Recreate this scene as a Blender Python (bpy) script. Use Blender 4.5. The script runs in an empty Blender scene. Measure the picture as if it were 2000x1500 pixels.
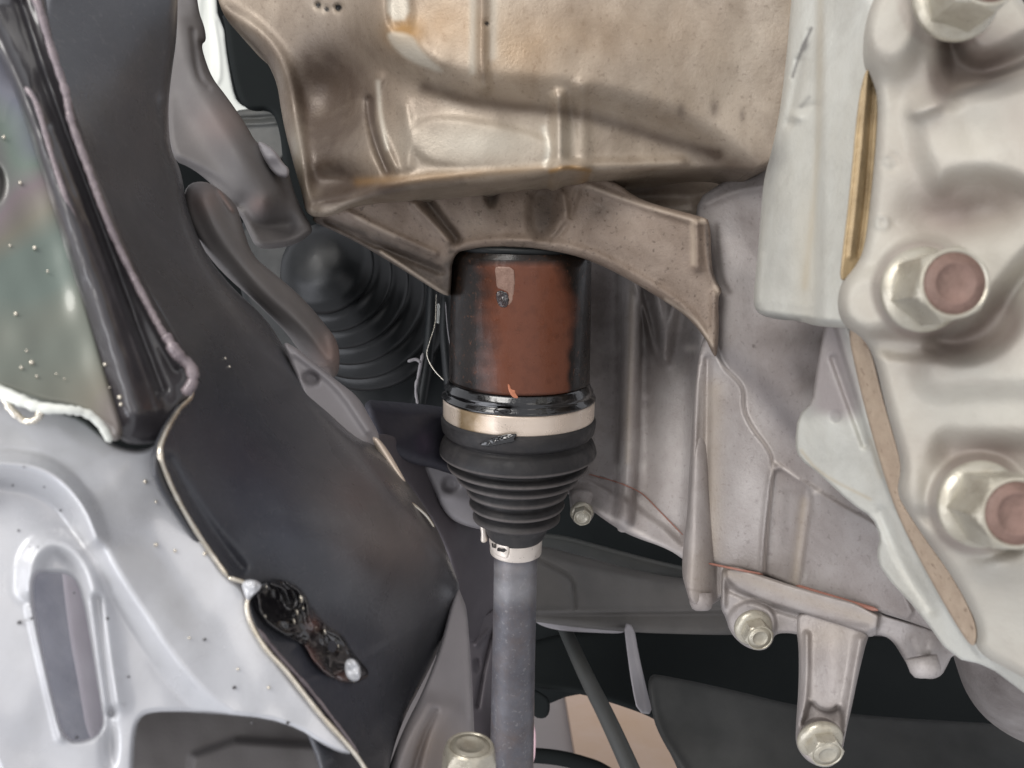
import bpy, bmesh, math, random
import numpy as np
from mathutils import Vector, Matrix
random.seed(4)
rng = np.random.default_rng(4)
sc = bpy.context.scene
C = sc.collection
FPX, CX, CY = 1450.0, 1000.0, 750.0          # 26 mm phone lens, photo of 2000 x 1500

# ------------------------------------------------------------------ camera, world, lamps, exposure
cam = bpy.data.cameras.new('camera'); cam.sensor_width = 36.0; cam.lens = 36.0 * FPX / 2000.0
cam.clip_start = 0.005; cam.clip_end = 60
cam.dof.use_dof = True; cam.dof.focus_distance = 0.42; cam.dof.aperture_fstop = 17.0
camo = bpy.data.objects.new('camera', cam); C.objects.link(camo)
camo.rotation_euler = (math.radians(90), 0, 0); sc.camera = camo
w = bpy.data.worlds.new('World'); sc.world = w; w.use_nodes = True
bg = w.node_tree.nodes['Background']; bg.inputs[0].default_value = (0.80, 0.81, 0.86, 1); bg.inputs[1].default_value = 0.66
def lamp(name, loc, aim, size, power, col, sy=None):
    l = bpy.data.lights.new(name, 'AREA'); l.shape = 'RECTANGLE'; l.size = size; l.size_y = sy or size
    l.energy = power; l.color = col
    o = bpy.data.objects.new(name, l); C.objects.link(o); o.location = loc
    o.rotation_euler = (Vector(aim) - Vector(loc)).to_track_quat('-Z', 'Y').to_euler()
    return o
lamp('work_lamp', (-0.75, -0.75, 0.95), (0.08, 0.35, 0.0), 0.8, 15.5, (1.0, 0.97, 0.93))
lamp('doorway_light', (-1.3, -0.4, -0.7), (-0.05, 0.35, -0.1), 1.1, 8, (0.90, 0.92, 1.0))  # unseen soft lamp added at the lower left
lamp('window_light', (-0.95, -1.05, -0.10), (-0.12, 0.19, -0.02), 0.5, 5, (0.97, 0.98, 1.0), sy=0.9)  # unseen lamp added for glare on the lower left panel
lamp('floor_light', (0.25, 1.75, -0.30), (0.3, 1.7, -0.8), 0.5, .7, (1.0, 0.96, 0.9))  # hidden lamp added behind the bay wall to brighten the floor
lamp('fill_light', (0.9, -1.1, 0.3), (0.1, 0.3, 0.05), 1.2, 3.6, (1.0, 0.93, 0.86))
sc.view_settings.view_transform = 'Standard'; sc.view_settings.look = 'None'
sc.view_settings.exposure = 0.34; sc.view_settings.gamma = 1.0

# ------------------------------------------------------------------ materials
def s2l(c):
    return tuple(((v / 255.0) / 12.92 if v / 255.0 <= 0.04045 else ((v / 255.0 + 0.055) / 1.055) ** 2.4) for v in c)
def material(name, base, rough=0.5, metal=0.0, alt=None, altamt=0.6, scale=40, bump=0.15, bscale=900, dist=0.0004,
             coat=0.0, spec=0.5, stains=(), rvar=0.12, speck=None, film=0, streak=None, speckscale=420, grime=None):
    m = bpy.data.materials.new(name); m.use_nodes = True
    nt = m.node_tree; N = nt.nodes; L = nt.links
    b = N['Principled BSDF']
    tc = N.new('ShaderNodeTexCoord')
    src = tc.outputs['Object']
    if streak:
        mp = N.new('ShaderNodeMapping'); mp.inputs['Scale'].default_value = streak; L.new(src, mp.inputs[0]); ssrc = mp.outputs[0]
    else: ssrc = src
    base = s2l(base)
    cur = None
    n1 = N.new('ShaderNodeTexNoise'); n1.inputs['Scale'].default_value = scale; n1.inputs['Detail'].default_value = 8; n1.inputs['Roughness'].default_value = 0.62
    L.new(ssrc, n1.inputs['Vector'])
    r1 = N.new('ShaderNodeMapRange'); r1.inputs[1].default_value = 0.36; r1.inputs[2].default_value = 0.66; r1.inputs[4].default_value = altamt
    L.new(n1.outputs[0], r1.inputs[0])
    mx = N.new('ShaderNodeMix'); mx.data_type = 'RGBA'
    mx.inputs[6].default_value = (*base, 1); mx.inputs[7].default_value = (*s2l(alt), 1) if alt else tuple([c * 0.72 for c in base]) + (1,)
    L.new(r1.outputs[0], mx.inputs[0]); cur = mx.outputs[2]
    if grime:
        for gs, lo, hi, ga in ((grime[2], .46, .70, grime[1]), (grime[2] * 5, .52, .72, grime[1] * .45)):
            ng = N.new('ShaderNodeTexNoise'); ng.inputs['Scale'].default_value = gs; ng.inputs['Detail'].default_value = 10; ng.inputs['Roughness'].default_value = .7; ng.inputs['Distortion'].default_value = .6
            L.new(src, ng.inputs['Vector'])
            rg = N.new('ShaderNodeMapRange'); rg.inputs[1].default_value = lo; rg.inputs[2].default_value = hi; rg.inputs[4].default_value = ga
            L.new(ng.outputs[0], rg.inputs[0])
            mg = N.new('ShaderNodeMix'); mg.data_type = 'RGBA'; mg.inputs[7].default_value = (*s2l(grime[0]), 1)
            L.new(rg.outputs[0], mg.inputs[0]); L.new(cur, mg.inputs[6]); cur = mg.outputs[2]
    if speck:
        n3 = N.new('ShaderNodeTexNoise'); n3.inputs['Scale'].default_value = speckscale; n3.inputs['Detail'].default_value = 3
        L.new(src, n3.inputs['Vector'])
        r3 = N.new('ShaderNodeMapRange'); r3.inputs[1].default_value = 0.60; r3.inputs[2].default_value = 0.72; r3.inputs[4].default_value = speck[1]
        L.new(n3.outputs[0], r3.inputs[0])
        m3 = N.new('ShaderNodeMix'); m3.data_type = 'RGBA'; m3.inputs[7].default_value = (*s2l(speck[0]), 1)
        L.new(r3.outputs[0], m3.inputs[0]); L.new(cur, m3.inputs[6]); cur = m3.outputs[2]
    for (an, col, amt) in stains:
        at = N.new('ShaderNodeAttribute'); at.attribute_name = an
        nn = N.new('ShaderNodeTexNoise'); nn.inputs['Scale'].default_value = scale * 3.1; nn.inputs['Detail'].default_value = 6
        L.new(src, nn.inputs['Vector'])
        ad = N.new('ShaderNodeMath'); ad.operation = 'MULTIPLY_ADD'; ad.inputs[1].default_value = 0.9; ad.inputs[2].default_value = -0.45
        L.new(nn.outputs[0], ad.inputs[0])
        a2 = N.new('ShaderNodeMath'); a2.operation = 'MULTIPLY'; L.new(ad.outputs[0], a2.inputs[0]); L.new(at.outputs['Fac'], a2.inputs[1])
        a3 = N.new('ShaderNodeMath'); a3.operation = 'ADD'; a3.use_clamp = True; L.new(a2.outputs[0], a3.inputs[0]); L.new(at.outputs['Fac'], a3.inputs[1])
        a4 = N.new('ShaderNodeMath'); a4.operation = 'MULTIPLY'; a4.inputs[1].default_value = amt; L.new(a3.outputs[0], a4.inputs[0])
        ms = N.new('ShaderNodeMix'); ms.data_type = 'RGBA'; ms.inputs[7].default_value = (*s2l(col), 1)
        L.new(a4.outputs[0], ms.inputs[0]); L.new(cur, ms.inputs[6]); cur = ms.outputs[2]
    if film:
        nf = N.new('ShaderNodeTexNoise'); nf.inputs['Scale'].default_value = 9; nf.inputs['Detail'].default_value = 2; nf.inputs['Distortion'].default_value = 1.2
        L.new(src, nf.inputs['Vector'])
        cr = N.new('ShaderNodeValToRGB'); e = cr.color_ramp.elements
        cols = [(0.34, (.20, .26, .22)), (0.42, (.30, .27, .20)), (0.48, (.30, .22, .24)), (0.53, (.20, .27, .22)), (0.60, (.22, .23, .31)), (0.68, (.28, .24, .26))]
        e[0].position, e[0].color = cols[0][0], (*cols[0][1], 1); e[1].position, e[1].color = cols[-1][0], (*cols[-1][1], 1)
        for p, c in cols[1:-1]:
            q = e.new(p); q.color = (*c, 1)
        L.new(nf.outputs[0], cr.inputs[0])
        mf = N.new('ShaderNodeMix'); mf.data_type = 'RGBA'; mf.inputs[0].default_value = film
        L.new(cur, mf.inputs[6]); L.new(cr.outputs[0], mf.inputs[7]); cur = mf.outputs[2]
    L.new(cur, b.inputs['Base Color'])
    b.inputs['Metallic'].default_value = metal
    b.inputs['Specular IOR Level'].default_value = spec
    b.inputs['Coat Weight'].default_value = coat; b.inputs['Coat Roughness'].default_value = 0.08
    n2 = N.new('ShaderNodeTexNoise'); n2.inputs['Scale'].default_value = scale * 2.3; n2.inputs['Detail'].default_value = 5
    L.new(src, n2.inputs['Vector'])
    rr = N.new('ShaderNodeMapRange'); rr.inputs[1].default_value = 0.3; rr.inputs[2].default_value = 0.7
    rr.inputs[3].default_value = max(0.02, rough - rvar); rr.inputs[4].default_value = min(1, rough + rvar)
    L.new(n2.outputs[0], rr.inputs[0]); L.new(rr.outputs[0], b.inputs['Roughness'])
    if bump:
        nb = N.new('ShaderNodeTexNoise'); nb.inputs['Scale'].default_value = bscale; nb.inputs['Detail'].default_value = 6; nb.inputs['Roughness'].default_value = 0.6
        L.new(src, nb.inputs['Vector'])
        bp = N.new('ShaderNodeBump'); bp.inputs['Strength'].default_value = bump; bp.inputs['Distance'].default_value = dist
        L.new(nb.outputs[0], bp.inputs['Height']); L.new(bp.outputs[0], b.inputs['Normal'])
    return m

M = {}
M['brown_cast'] = material('oily_cast_aluminium', (166, 153, 137), .44, .2, alt=(136, 120, 102), scale=22, altamt=.8, bump=.55, bscale=700, speck=((80, 62, 46), .3), grime=((84, 66, 50), .4, 26),
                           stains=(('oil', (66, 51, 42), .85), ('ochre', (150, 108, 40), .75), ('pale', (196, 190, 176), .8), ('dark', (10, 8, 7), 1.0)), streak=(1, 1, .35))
M['arch_cast'] = material('sand_cast_bracket', (148, 133, 120), .58, .1, alt=(118, 101, 87), scale=45, altamt=.75, bump=.8, bscale=1000, grime=((92, 76, 64), .45, 40), speck=((66, 52, 42), .55),
                          stains=(('oil', (46, 38, 32), .85), ('wear', (196, 180, 162), .8)))
M['grey_cast'] = material('mauve_grey_cast', (163, 157, 154), .5, .15, alt=(138, 129, 125), scale=30, altamt=.7, bump=.65, bscale=800, grime=((112, 102, 98), .4, 30), speck=((92, 82, 80), .3),
                          stains=(('oil', (58, 48, 42), .8), ('wear', (206, 198, 192), .9), ('tan', (160, 146, 128), .7), ('mark', (96, 92, 96), .6)))
M['pale_cast'] = material('pale_machined_cast', (192, 192, 185), .5, .1, alt=(172, 168, 156), scale=24, altamt=.7, bump=.5, bscale=800, grime=((134, 130, 122), .35, 30),
                          stains=(('oil', (92, 90, 90), .8), ('tan', (172, 156, 128), .7), ('mark', (120, 120, 122), .55), ('mauve', (142, 134, 132), .95)), streak=(1, 1, .3))
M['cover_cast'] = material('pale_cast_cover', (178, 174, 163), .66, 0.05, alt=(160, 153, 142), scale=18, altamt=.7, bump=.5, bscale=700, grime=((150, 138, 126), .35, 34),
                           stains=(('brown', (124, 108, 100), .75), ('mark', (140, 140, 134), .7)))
M['gasket'] = material('ochre_sealant', (184, 162, 126), .5, 0, alt=(140, 120, 90), scale=120, altamt=.8, bump=.3)
M['tan'] = material('tan_gasket_face', (170, 152, 132), .6, 0, alt=(146, 126, 108), scale=120, altamt=.6, bump=.5, speck=((98, 78, 62), .6))
M['red_seal'] = material('red_sealant', (150, 104, 90), .5, 0, scale=200, bump=.3)
M['bolt'] = material('zinc_bolt', (184, 179, 165), .34, .45, alt=(156, 148, 130), scale=80, bump=.3, grime=((120, 108, 90), .4, 120))
M['bolt_end'] = material('rusty_bolt_end', (130, 104, 94), .6, .05, alt=(104, 84, 74), scale=160, bump=.7, grime=((88, 68, 58), .55, 130))  # plain brown base for the bolt end faces
M['housing'] = material('glossy_black_housing', (20, 15, 12), 0.36, 0, alt=(26, 20, 15), scale=60, bump=.3, spec=.3, coat=.12, speck=((104, 66, 44), .45), grime=((40, 26, 18), .5, 70),
                        stains=(('rust', (108, 64, 46), .92),))
M['chip'] = material('bare_metal_flake', (150, 122, 108), .4, .2, alt=(112, 84, 70), scale=300, bump=.8)
M['copper'] = material('copper_chip', (200, 128, 96), .4, .2, scale=300, bump=.4)
M['band'] = material('stainless_band', (226, 210, 194), .32, .35, alt=(210, 192, 172), scale=40, bump=.05, stains=(('ochre', (116, 90, 40), .8),), streak=(.3, .3, 3))
M['stamp'] = material('black_stamped_recess', (34, 30, 28), .7, 0, scale=200, bump=0)
M['band_light'] = material('stainless_clamp', (220, 210, 200), .36, .45, alt=(198, 188, 176), scale=90, bump=.12)
M['rubber'] = material('black_rubber', (40, 39, 40), .55, 0, alt=(50, 48, 48), scale=120, bump=.25, bscale=1400, spec=.35, grime=((76, 71, 68), .35, 50), stains=(('wear', (128, 120, 116), .75),))
M['wet'] = material('wet_black_grease', (10, 9, 9), .1, 0, scale=120, bump=.6, bscale=420, coat=1)
M['shaft'] = material('dark_steel_shaft', (100, 99, 104), .42, .3, alt=(76, 75, 80), scale=60, altamt=.8, bump=.4, speck=((150, 148, 146), .35), grime=((104, 84, 70), .35, 50), stains=(('wear', (168, 166, 166), .6),))
M['subframe'] = material('black_gloss_paint', (52, 52, 58), .33, .0, alt=(40, 40, 45), scale=14, bump=.12, bscale=260, dist=.0003, coat=.5)
M['rail'] = material('black_gloss_rail', (58, 55, 58), .42, 0, alt=(40, 37, 38), scale=30, bump=.3, bscale=240, dist=.0006, coat=.7)
M['flank'] = material('charcoal_satin_paint', (66, 67, 71), .30, 0, alt=(52, 53, 55), scale=16, bump=.35, bscale=700, speck=((120, 116, 116), .14), grime=((92, 88, 88), .25, 22), stains=(('warm', (120, 98, 84), .65), ('blue', (52, 56, 72), .7), ('dust', (112, 108, 108), .55)))
M['silver'] = material('silver_grey_paint', (196, 197, 200), .24, .15, alt=(180, 181, 186), scale=10, bump=.12, bscale=500, coat=.5, spec=.5, grime=((150, 148, 146), .22, 30))  # bright reflection on black gloss paint, put into the base colour
M['film'] = material('oil_film_paint', (74, 78, 74), .35, .1, alt=(60, 62, 60), scale=12, bump=.08, bscale=200, coat=.5, film=.5, stains=())
M['edge'] = material('polished_edge', (226, 220, 208), .2, .9, alt=(200, 186, 160), scale=150, bump=.2)
M['seam'] = material('weld_seam_paint', (136, 124, 126), .3, .2, alt=(92, 82, 88), scale=200, bump=.8, bscale=500, dist=.0008, coat=.5)
M['weld'] = material('oily_weld', (28, 24, 25), .15, .1, alt=(74, 50, 44), scale=160, bump=.7, bscale=420, dist=.0012, coat=.8)
M['weldpatch'] = material('oily_black_weld', (20, 19, 22), .14, .1, alt=(34, 30, 32), scale=160, bump=.5, bscale=150, dist=.0012, coat=1, stains=(('rust', (118, 80, 70), .7),))  # reddish stain here is rust on the weld
M['rustweld'] = material('rusty_weld', (112, 84, 76), .3, .1, alt=(70, 52, 48), scale=200, bump=.8, bscale=500, dist=.0008, coat=.4)
M['strut'] = material('grey_painted_arm', (98, 94, 92), .62, .0, alt=(84, 80, 80), scale=26, bump=.15, stains=(('warm', (150, 122, 112), .6), ('dark', (56, 54, 54), .7)))
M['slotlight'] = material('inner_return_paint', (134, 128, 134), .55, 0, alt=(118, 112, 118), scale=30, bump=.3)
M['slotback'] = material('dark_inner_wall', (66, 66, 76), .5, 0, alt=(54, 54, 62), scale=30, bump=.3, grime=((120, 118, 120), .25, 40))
M['white'] = material('white_body_paint', (226, 228, 220), .35, 0, alt=(214, 216, 208), scale=12, bump=0)
M['bracket'] = material('satin_grey_bracket', (142, 138, 140), .5, .1, alt=(128, 124, 126), scale=20, bump=.15, stains=(('warm', (160, 140, 122), .7),))
M['hose'] = material('black_moulded_rubber', (20, 23, 24), .50, 0, alt=(25, 28, 29), scale=50, bump=.2, spec=.4, rvar=.03)
M['glossboot'] = material('glossy_black_boot_rubber', (11, 13, 14), .36, 0, alt=(17, 19, 20), scale=40, bump=.15, spec=.4, rvar=.06)
M['dusty'] = material('dusty_black_plastic', (52, 54, 52), .55, 0, alt=(66, 65, 61), scale=12, bump=.2, bscale=300, altamt=.9)
M['beam'] = material('dusty_dark_beam', (88, 84, 80), .6, 0, alt=(66, 64, 62), scale=9, bump=.2, bscale=300, altamt=.9)
M['traymat'] = material('near_black_plastic', (26, 27, 26), .7, 0, alt=(34, 34, 32), scale=14, bump=.4, bscale=300, grime=((46, 44, 40), .35, 10))
M['void'] = material('sooty_dark_metal', (28, 31, 31), .8, 0, scale=5, bump=0, spec=.1)  # near-black base colour for the dark void behind the parts
M['web'] = material('dull_violet_grey_web', (92, 86, 90), .6, 0, alt=(72, 68, 72), scale=20, bump=.2)
M['violet'] = material('violet_black_bush', (44, 43, 52), .6, 0, alt=(38, 37, 46), scale=60, bump=.2, stains=(('warm', (84, 70, 86), .6),))
M['floor'] = material('concrete_floor', (136, 130, 130), .8, 0, alt=(128, 122, 122), scale=4, bump=.1, bscale=60)
M['card'] = material('tan_board', (186, 164, 150), .8, 0, alt=(176, 148, 120), scale=5, bump=.1, bscale=60)
M['pink'] = material('pink_plastic', (226, 190, 196), .5, 0, scale=20, bump=0)

# ------------------------------------------------------------------ helpers
def P(x, y, d): return Vector(((x - CX) / FPX * d, d, (CY - y) / FPX * d))
def tag(o, label, cat, group=None):
    o['label'] = label; o['category'] = cat
    if group: o['group'] = group
    return o
def thing(name, loc, label, cat, group=None):
    o = bpy.data.objects.new(name, None); C.objects.link(o); o.location = loc; o.empty_display_size = .02
    tag(o, label, cat, group); return o
def link(name, me, mat, parent=None, smooth=True):
    if mat is not None and not me.materials: me.materials.append(mat)
    if smooth:
        me.polygons.foreach_set('use_smooth', [True] * len(me.polygons))
    o = bpy.data.objects.new(name, me); C.objects.link(o)
    if parent is not None:
        o.parent = parent
        p = parent; off = Vector((0, 0, 0))
        while p is not None: off += Vector(p.location); p = p.parent
        o.location = -off
    return o
def chaikin(pts, n, closed):
    p = np.array(pts, float)
    for _ in range(n):
        if closed: a, b = p, np.roll(p, -1, 0)
        else: a, b = p[:-1], p[1:]
        q = np.empty((len(a) * 2, p.shape[1])); q[0::2] = .75 * a + .25 * b; q[1::2] = .25 * a + .75 * b
        if not closed: q = np.vstack([p[:1], q, p[-1:]])
        p = q
    return p
def seg_dist(X, Y, pts, closed):
    """distance, nearest point, parameter along, inside flag"""
    p = np.asarray(pts, float); a = p; b = np.roll(p, -1, 0)
    if not closed: a, b = p[:-1], p[1:]
    best = np.full(X.shape, 1e18); nx = np.zeros(X.shape); ny = np.zeros(X.shape); tt = np.zeros(X.shape)
    inside = np.zeros(X.shape, bool)
    sl = np.hypot(*(b - a).T[:2]); tot = max(sl.sum(), 1e-9); cum = np.concatenate([[0], np.cumsum(sl)])
    for i in range(len(a)):
        ax, ay = a[i][:2]; dx, dy = b[i][0] - ax, b[i][1] - ay
        L2 = dx * dx + dy * dy + 1e-12
        t = np.clip(((X - ax) * dx + (Y - ay) * dy) / L2, 0, 1)
        qx, qy = ax + t * dx, ay + t * dy
        d = (X - qx) ** 2 + (Y - qy) ** 2
        k = d < best
        best = np.where(k, d, best); nx = np.where(k, qx, nx); ny = np.where(k, qy, ny); tt = np.where(k, (cum[i] + t * sl[i]) / tot, tt)
        if closed and ay != b[i][1]:
            c = ((ay > Y) != (b[i][1] > Y)) & (X < dx * (Y - ay) / (b[i][1] - ay) + ax)
            inside ^= c
    return np.sqrt(best), nx, ny, tt, inside
def sstep(t): t = np.clip(t, 0, 1); return t * t * (3 - 2 * t)
# features: every one gives a height field (mm, towards the viewer of that face) over pixel-angle coordinates
def pad(pts, h, soft=10, ch=2): return ('pad', pts, h, soft, ch)
def rib(pts, w, h, kind='round', ch=2): return ('rib', pts, w, h, kind, ch)
def blob(x, y, rx, ry, h, rot=0): return ('blob', x, y, rx, ry, h, rot)
def disc(x, y, r, h, soft=6, ry=None, rot=0): return ('disc', x, y, r, h, soft, ry or r, rot)
def field(X, Y, feats):
    H = np.zeros(X.shape)
    for f in feats:
        k = f[0]
        if k == 'pad':
            _, pts, h, soft, ch = f
            p = chaikin(pts, ch, True); m = soft + 2
            sel = (X > p[:, 0].min() - m) & (X < p[:, 0].max() + m) & (Y > p[:, 1].min() - m) & (Y < p[:, 1].max() + m)
            if not sel.any(): continue
            d, _, _, _, ins = seg_dist(X[sel], Y[sel], p, True)
            s = np.where(ins, d, -d)
            H[sel] += h * sstep((s + soft / 2) / soft)
        elif k == 'rib':
            _, pts, wd, h, kind, ch = f
            w0, w1 = wd if isinstance(wd, tuple) else (wd, wd)
            h0, h1 = h if isinstance(h, tuple) else (h, h)
            p = chaikin(pts, ch, False); m = max(w0, w1) * 1.6 + 3
            sel = (X > p[:, 0].min() - m) & (X < p[:, 0].max() + m) & (Y > p[:, 1].min() - m) & (Y < p[:, 1].max() + m)
            if not sel.any(): continue
            d, _, _, t, _ = seg_dist(X[sel], Y[sel], p, False)
            ww = w0 + (w1 - w0) * t; hh = h0 + (h1 - h0) * t
            if kind == 'round': v = np.sqrt(np.clip(1 - (d / ww) ** 2, 0, 1))
            elif kind == 'soft': v = np.exp(-(d / ww * 1.25) ** 2)
            elif kind == 'vee': v = np.clip(1 - d / ww, 0, 1)
            else: v = sstep((ww * 1.25 - d) / (ww * .5))
            H[sel] += hh * v
        elif k == 'blob':
            _, x, y, rx, ry, h, rot = f
            c, s = math.cos(math.radians(rot)), math.sin(math.radians(rot))
            u = ((X - x) * c + (Y - y) * s) / rx; v = (-(X - x) * s + (Y - y) * c) / ry
            H += h * np.exp(-(u * u + v * v))
        elif k == 'disc':
            _, x, y, r, h, soft, ry, rot = f
            c, s = math.cos(math.radians(rot)), math.sin(math.radians(rot))
            u = ((X - x) * c + (Y - y) * s) / r; v = (-(X - x) * s + (Y - y) * c) / ry
            d = (1 - np.sqrt(u * u + v * v)) * min(r, ry)
            H += h * sstep((d + soft / 2) / soft)
    return H
def tps(ctrl):
    c = np.array(ctrl, float)
    if len(c) == 1: return lambda X, Y: np.full(X.shape, c[0, 2])
    if len(c) <= 3:
        A = np.c_[np.ones(len(c)), c[:, :2] / 1000.0]; s = np.linalg.lstsq(A, c[:, 2], rcond=None)[0]
        return lambda X, Y: s[0] + s[1] * X / 1000 + s[2] * Y / 1000
    xy = c[:, :2] / 1000.0; n = len(c)
    def U(r2): return np.where(r2 > 1e-12, r2 * np.log(r2 + 1e-12), 0)
    K = U(((xy[:, None] - xy[None]) ** 2).sum(-1)) + np.eye(n) * 1e-4
    Pm = np.c_[np.ones(n), xy]; A = np.zeros((n + 3, n + 3)); A[:n, :n] = K; A[:n, n:] = Pm; A[n:, :n] = Pm.T
    s = np.linalg.solve(A, np.r_[c[:, 2], 0, 0, 0])
    def f(X, Y):
        x, y = X / 1000.0, Y / 1000.0
        r = s[n] + s[n + 1] * x + s[n + 2] * y
        for i in range(n): r = r + s[i] * U((x - xy[i, 0]) ** 2 + (y - xy[i, 1]) ** 2)
        return r
    return f
_ph = rng.uniform(0, 6.28, (14, 3))
def wav(X, Y, L):
    v = 0
    for i in range(14):
        a = _ph[i, 0]; k = 6.28 / (L * (0.55 + 0.09 * i))
        v = v + np.sin((X * math.cos(a) + Y * math.sin(a)) * k + _ph[i, 1]) * (0.5 + .04 * i)
    return v / 6
SURF = {}
def relief(name, parent, mat, outline, ctrl, feats=(), step=4.0, edge=(14, 4.0), thick=12.0, ch=2, wave=(0.25, 90), attrs=None, blur=1, holes=(), back=True, draft=1.0, ray=.93):
    """a cast or pressed body: front face sampled on a grid inside the outline, rolled edge, side walls of real thickness and a back face"""
    poly = chaikin(outline, ch, True)
    hp = [chaikin(h, 2, True) for h in holes]
    x0, x1 = poly[:, 0].min() - step, poly[:, 0].max() + step
    y0, y1 = poly[:, 1].min() - step, poly[:, 1].max() + step
    nx, ny = int((x1 - x0) / step) + 2, int((y1 - y0) / step) + 2
    X, Y = np.meshgrid(x0 + np.arange(nx) * step, y0 + np.arange(ny) * step)
    d, qx, qy, _, ins = seg_dist(X, Y, poly, True)
    for h in hp:
        d2, qx2, qy2, _, in2 = seg_dist(X, Y, h, True)
        out = in2 & ins; near = (d2 < d) & ~in2 & ins
        qx = np.where(out | near, qx2, qx); qy = np.where(out | near, qy2, qy)
        d = np.where(near | out, d2, d); ins = ins & ~in2
    inside = ins & (d > step * .30)
    cell = inside[:-1, :-1] | inside[1:, :-1] | inside[:-1, 1:] | inside[1:, 1:]
    PX = np.where(inside, X, qx); PY = np.where(inside, Y, qy); DD = np.where(inside, d, 0)
    used = np.zeros(X.shape, bool)
    used[:-1, :-1] |= cell; used[1:, :-1] |= cell; used[:-1, 1:] |= cell; used[1:, 1:] |= cell
    idx = -np.ones(X.shape, int); idx[used] = np.arange(used.sum())
    x, y, dd = PX[used], PY[used], DD[used]
    base_f = ctrl if callable(ctrl) else tps(ctrl)
    SURF[name] = lambda u, v: float((base_f(np.array([float(u)]), np.array([float(v)])) - field(np.array([float(u)]), np.array([float(v)]), feats) / 1000.0)[0])
    depth = base_f(x, y)
    if blur:
        Hg = field(X, Y, feats)
        for _ in range(blur):
            Hp = np.pad(Hg, 1, mode='edge')
            Hg = (Hp[:-2, 1:-1] + Hp[2:, 1:-1] + Hp[1:-1, :-2] + Hp[1:-1, 2:] + 2 * Hp[1:-1, 1:-1]) / 6
        H = Hg[used]
    else: H = field(x, y, feats)
    er, eh = edge
    if er > 0:
        t = np.clip(1 - dd / er, 0, 1); H = H - eh * (1 - np.sqrt(np.clip(1 - t * t, 0, 1)))
    if wave[0]: H = H + wave[0] * wav(x + hash(name) % 7 * 31, y, wave[1])
    D = depth - H / 1000.0
    V = np.c_[(x - CX) / FPX * D, D, (CY - y) / FPX * D]
    jj, ii = np.nonzero(cell)
    F = np.c_[idx[jj, ii], idx[jj + 1, ii], idx[jj + 1, ii + 1], idx[jj, ii + 1]]
    # drop fully degenerate cells
    A = V[F]; ar = np.linalg.norm(np.cross(A[:, 2] - A[:, 0], A[:, 3] - A[:, 1]), axis=1); F = F[ar > 1e-12]
    # boundary edges -> side walls
    e = np.concatenate([F[:, [0, 1]], F[:, [1, 2]], F[:, [2, 3]], F[:, [3, 0]]])
    key = np.minimum(e[:, 0], e[:, 1]) * (len(V) + 1) + np.maximum(e[:, 0], e[:, 1])
    u, inv, cnt = np.unique(key, return_inverse=True, return_counts=True)
    be = e[cnt[inv] == 1]
    n0 = len(V)
    if thick:
        bv = np.unique(be); mp = np.zeros(n0, int); mp[bv] = n0 + np.arange(len(bv))
        W0 = V[bv].copy(); W1 = W0 * (1 + thick / 1000.0 / W0[:, 1:2]); W0[:, 1] += thick / 1000.0; W = W0 * (1 - ray) + W1 * ray
        c = V.mean(0); W[:, [0, 2]] = c[[0, 2]] + (W[:, [0, 2]] - c[[0, 2]]) * draft
        V = np.vstack([V, W])
        S = np.c_[be[:, 1], be[:, 0], mp[be[:, 0]], mp[be[:, 1]]]
        F = np.vstack([F, S])
    me = bpy.data.meshes.new(name)
    me.vertices.add(len(V)); me.vertices.foreach_set('co', V.astype('f4').ravel())
    me.loops.add(F.size); me.loops.foreach_set('vertex_index', F.astype('i4').ravel())
    me.polygons.add(len(F)); me.polygons.foreach_set('loop_start', np.arange(0, F.size, 4, dtype='i4'))
    me.update(calc_edges=True); me.validate()
    for an, fs in (attrs or {}).items():
        v = np.clip(field(x, y, fs), 0, 1)
        v = np.concatenate([v, v[bv]]) if thick else v
        a = me.attributes.new(an, 'FLOAT', 'POINT'); a.data.foreach_set('value', v.astype('f4'))
    return link(name, me, mat, parent)
def frame(axis):
    z = Vector(axis).normalized(); t = Vector((0, 0, 1)) if abs(z.z) < .9 else Vector((1, 0, 0))
    x = t.cross(z).normalized(); return x, z.cross(x), z
def lathe(name, parent, mat, org, axis, prof, seg=96, attr=None, smooth=True, wob=0):
    """prof: (distance along axis, radius) in metres"""
    xa, ya, za = frame(axis); vs, fs = [], []
    for (s, r) in prof:
        for k in range(seg):
            a = 2 * math.pi * k / seg
            rr = r * (1 + wob * math.sin(3 * a + s * 90) + wob * .6 * math.sin(7 * a + 1 + s * 210))
            vs.append(org + za * s + (xa * math.cos(a) + ya * math.sin(a)) * rr)
    n = len(prof)
    for i in range(n - 1):
        for k in range(seg):
            k2 = (k + 1) % seg; fs.append((i * seg + k, i * seg + k2, (i + 1) * seg + k2, (i + 1) * seg + k))
    if prof[0][1] > 1e-5: fs.append(tuple(range(seg - 1, -1, -1)))
    if prof[-1][1] > 1e-5: fs.append(tuple((n - 1) * seg + k for k in range(seg)))
    me = bpy.data.meshes.new(name); me.from_pydata([tuple(v) for v in vs], [], fs); me.update()
    if attr:
        for an, fn in attr.items():
            v = [fn(p) for p in vs]; a = me.attributes.new(an, 'FLOAT', 'POINT'); a.data.foreach_set('value', v)
    return link(name, me, mat, parent, smooth)
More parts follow.
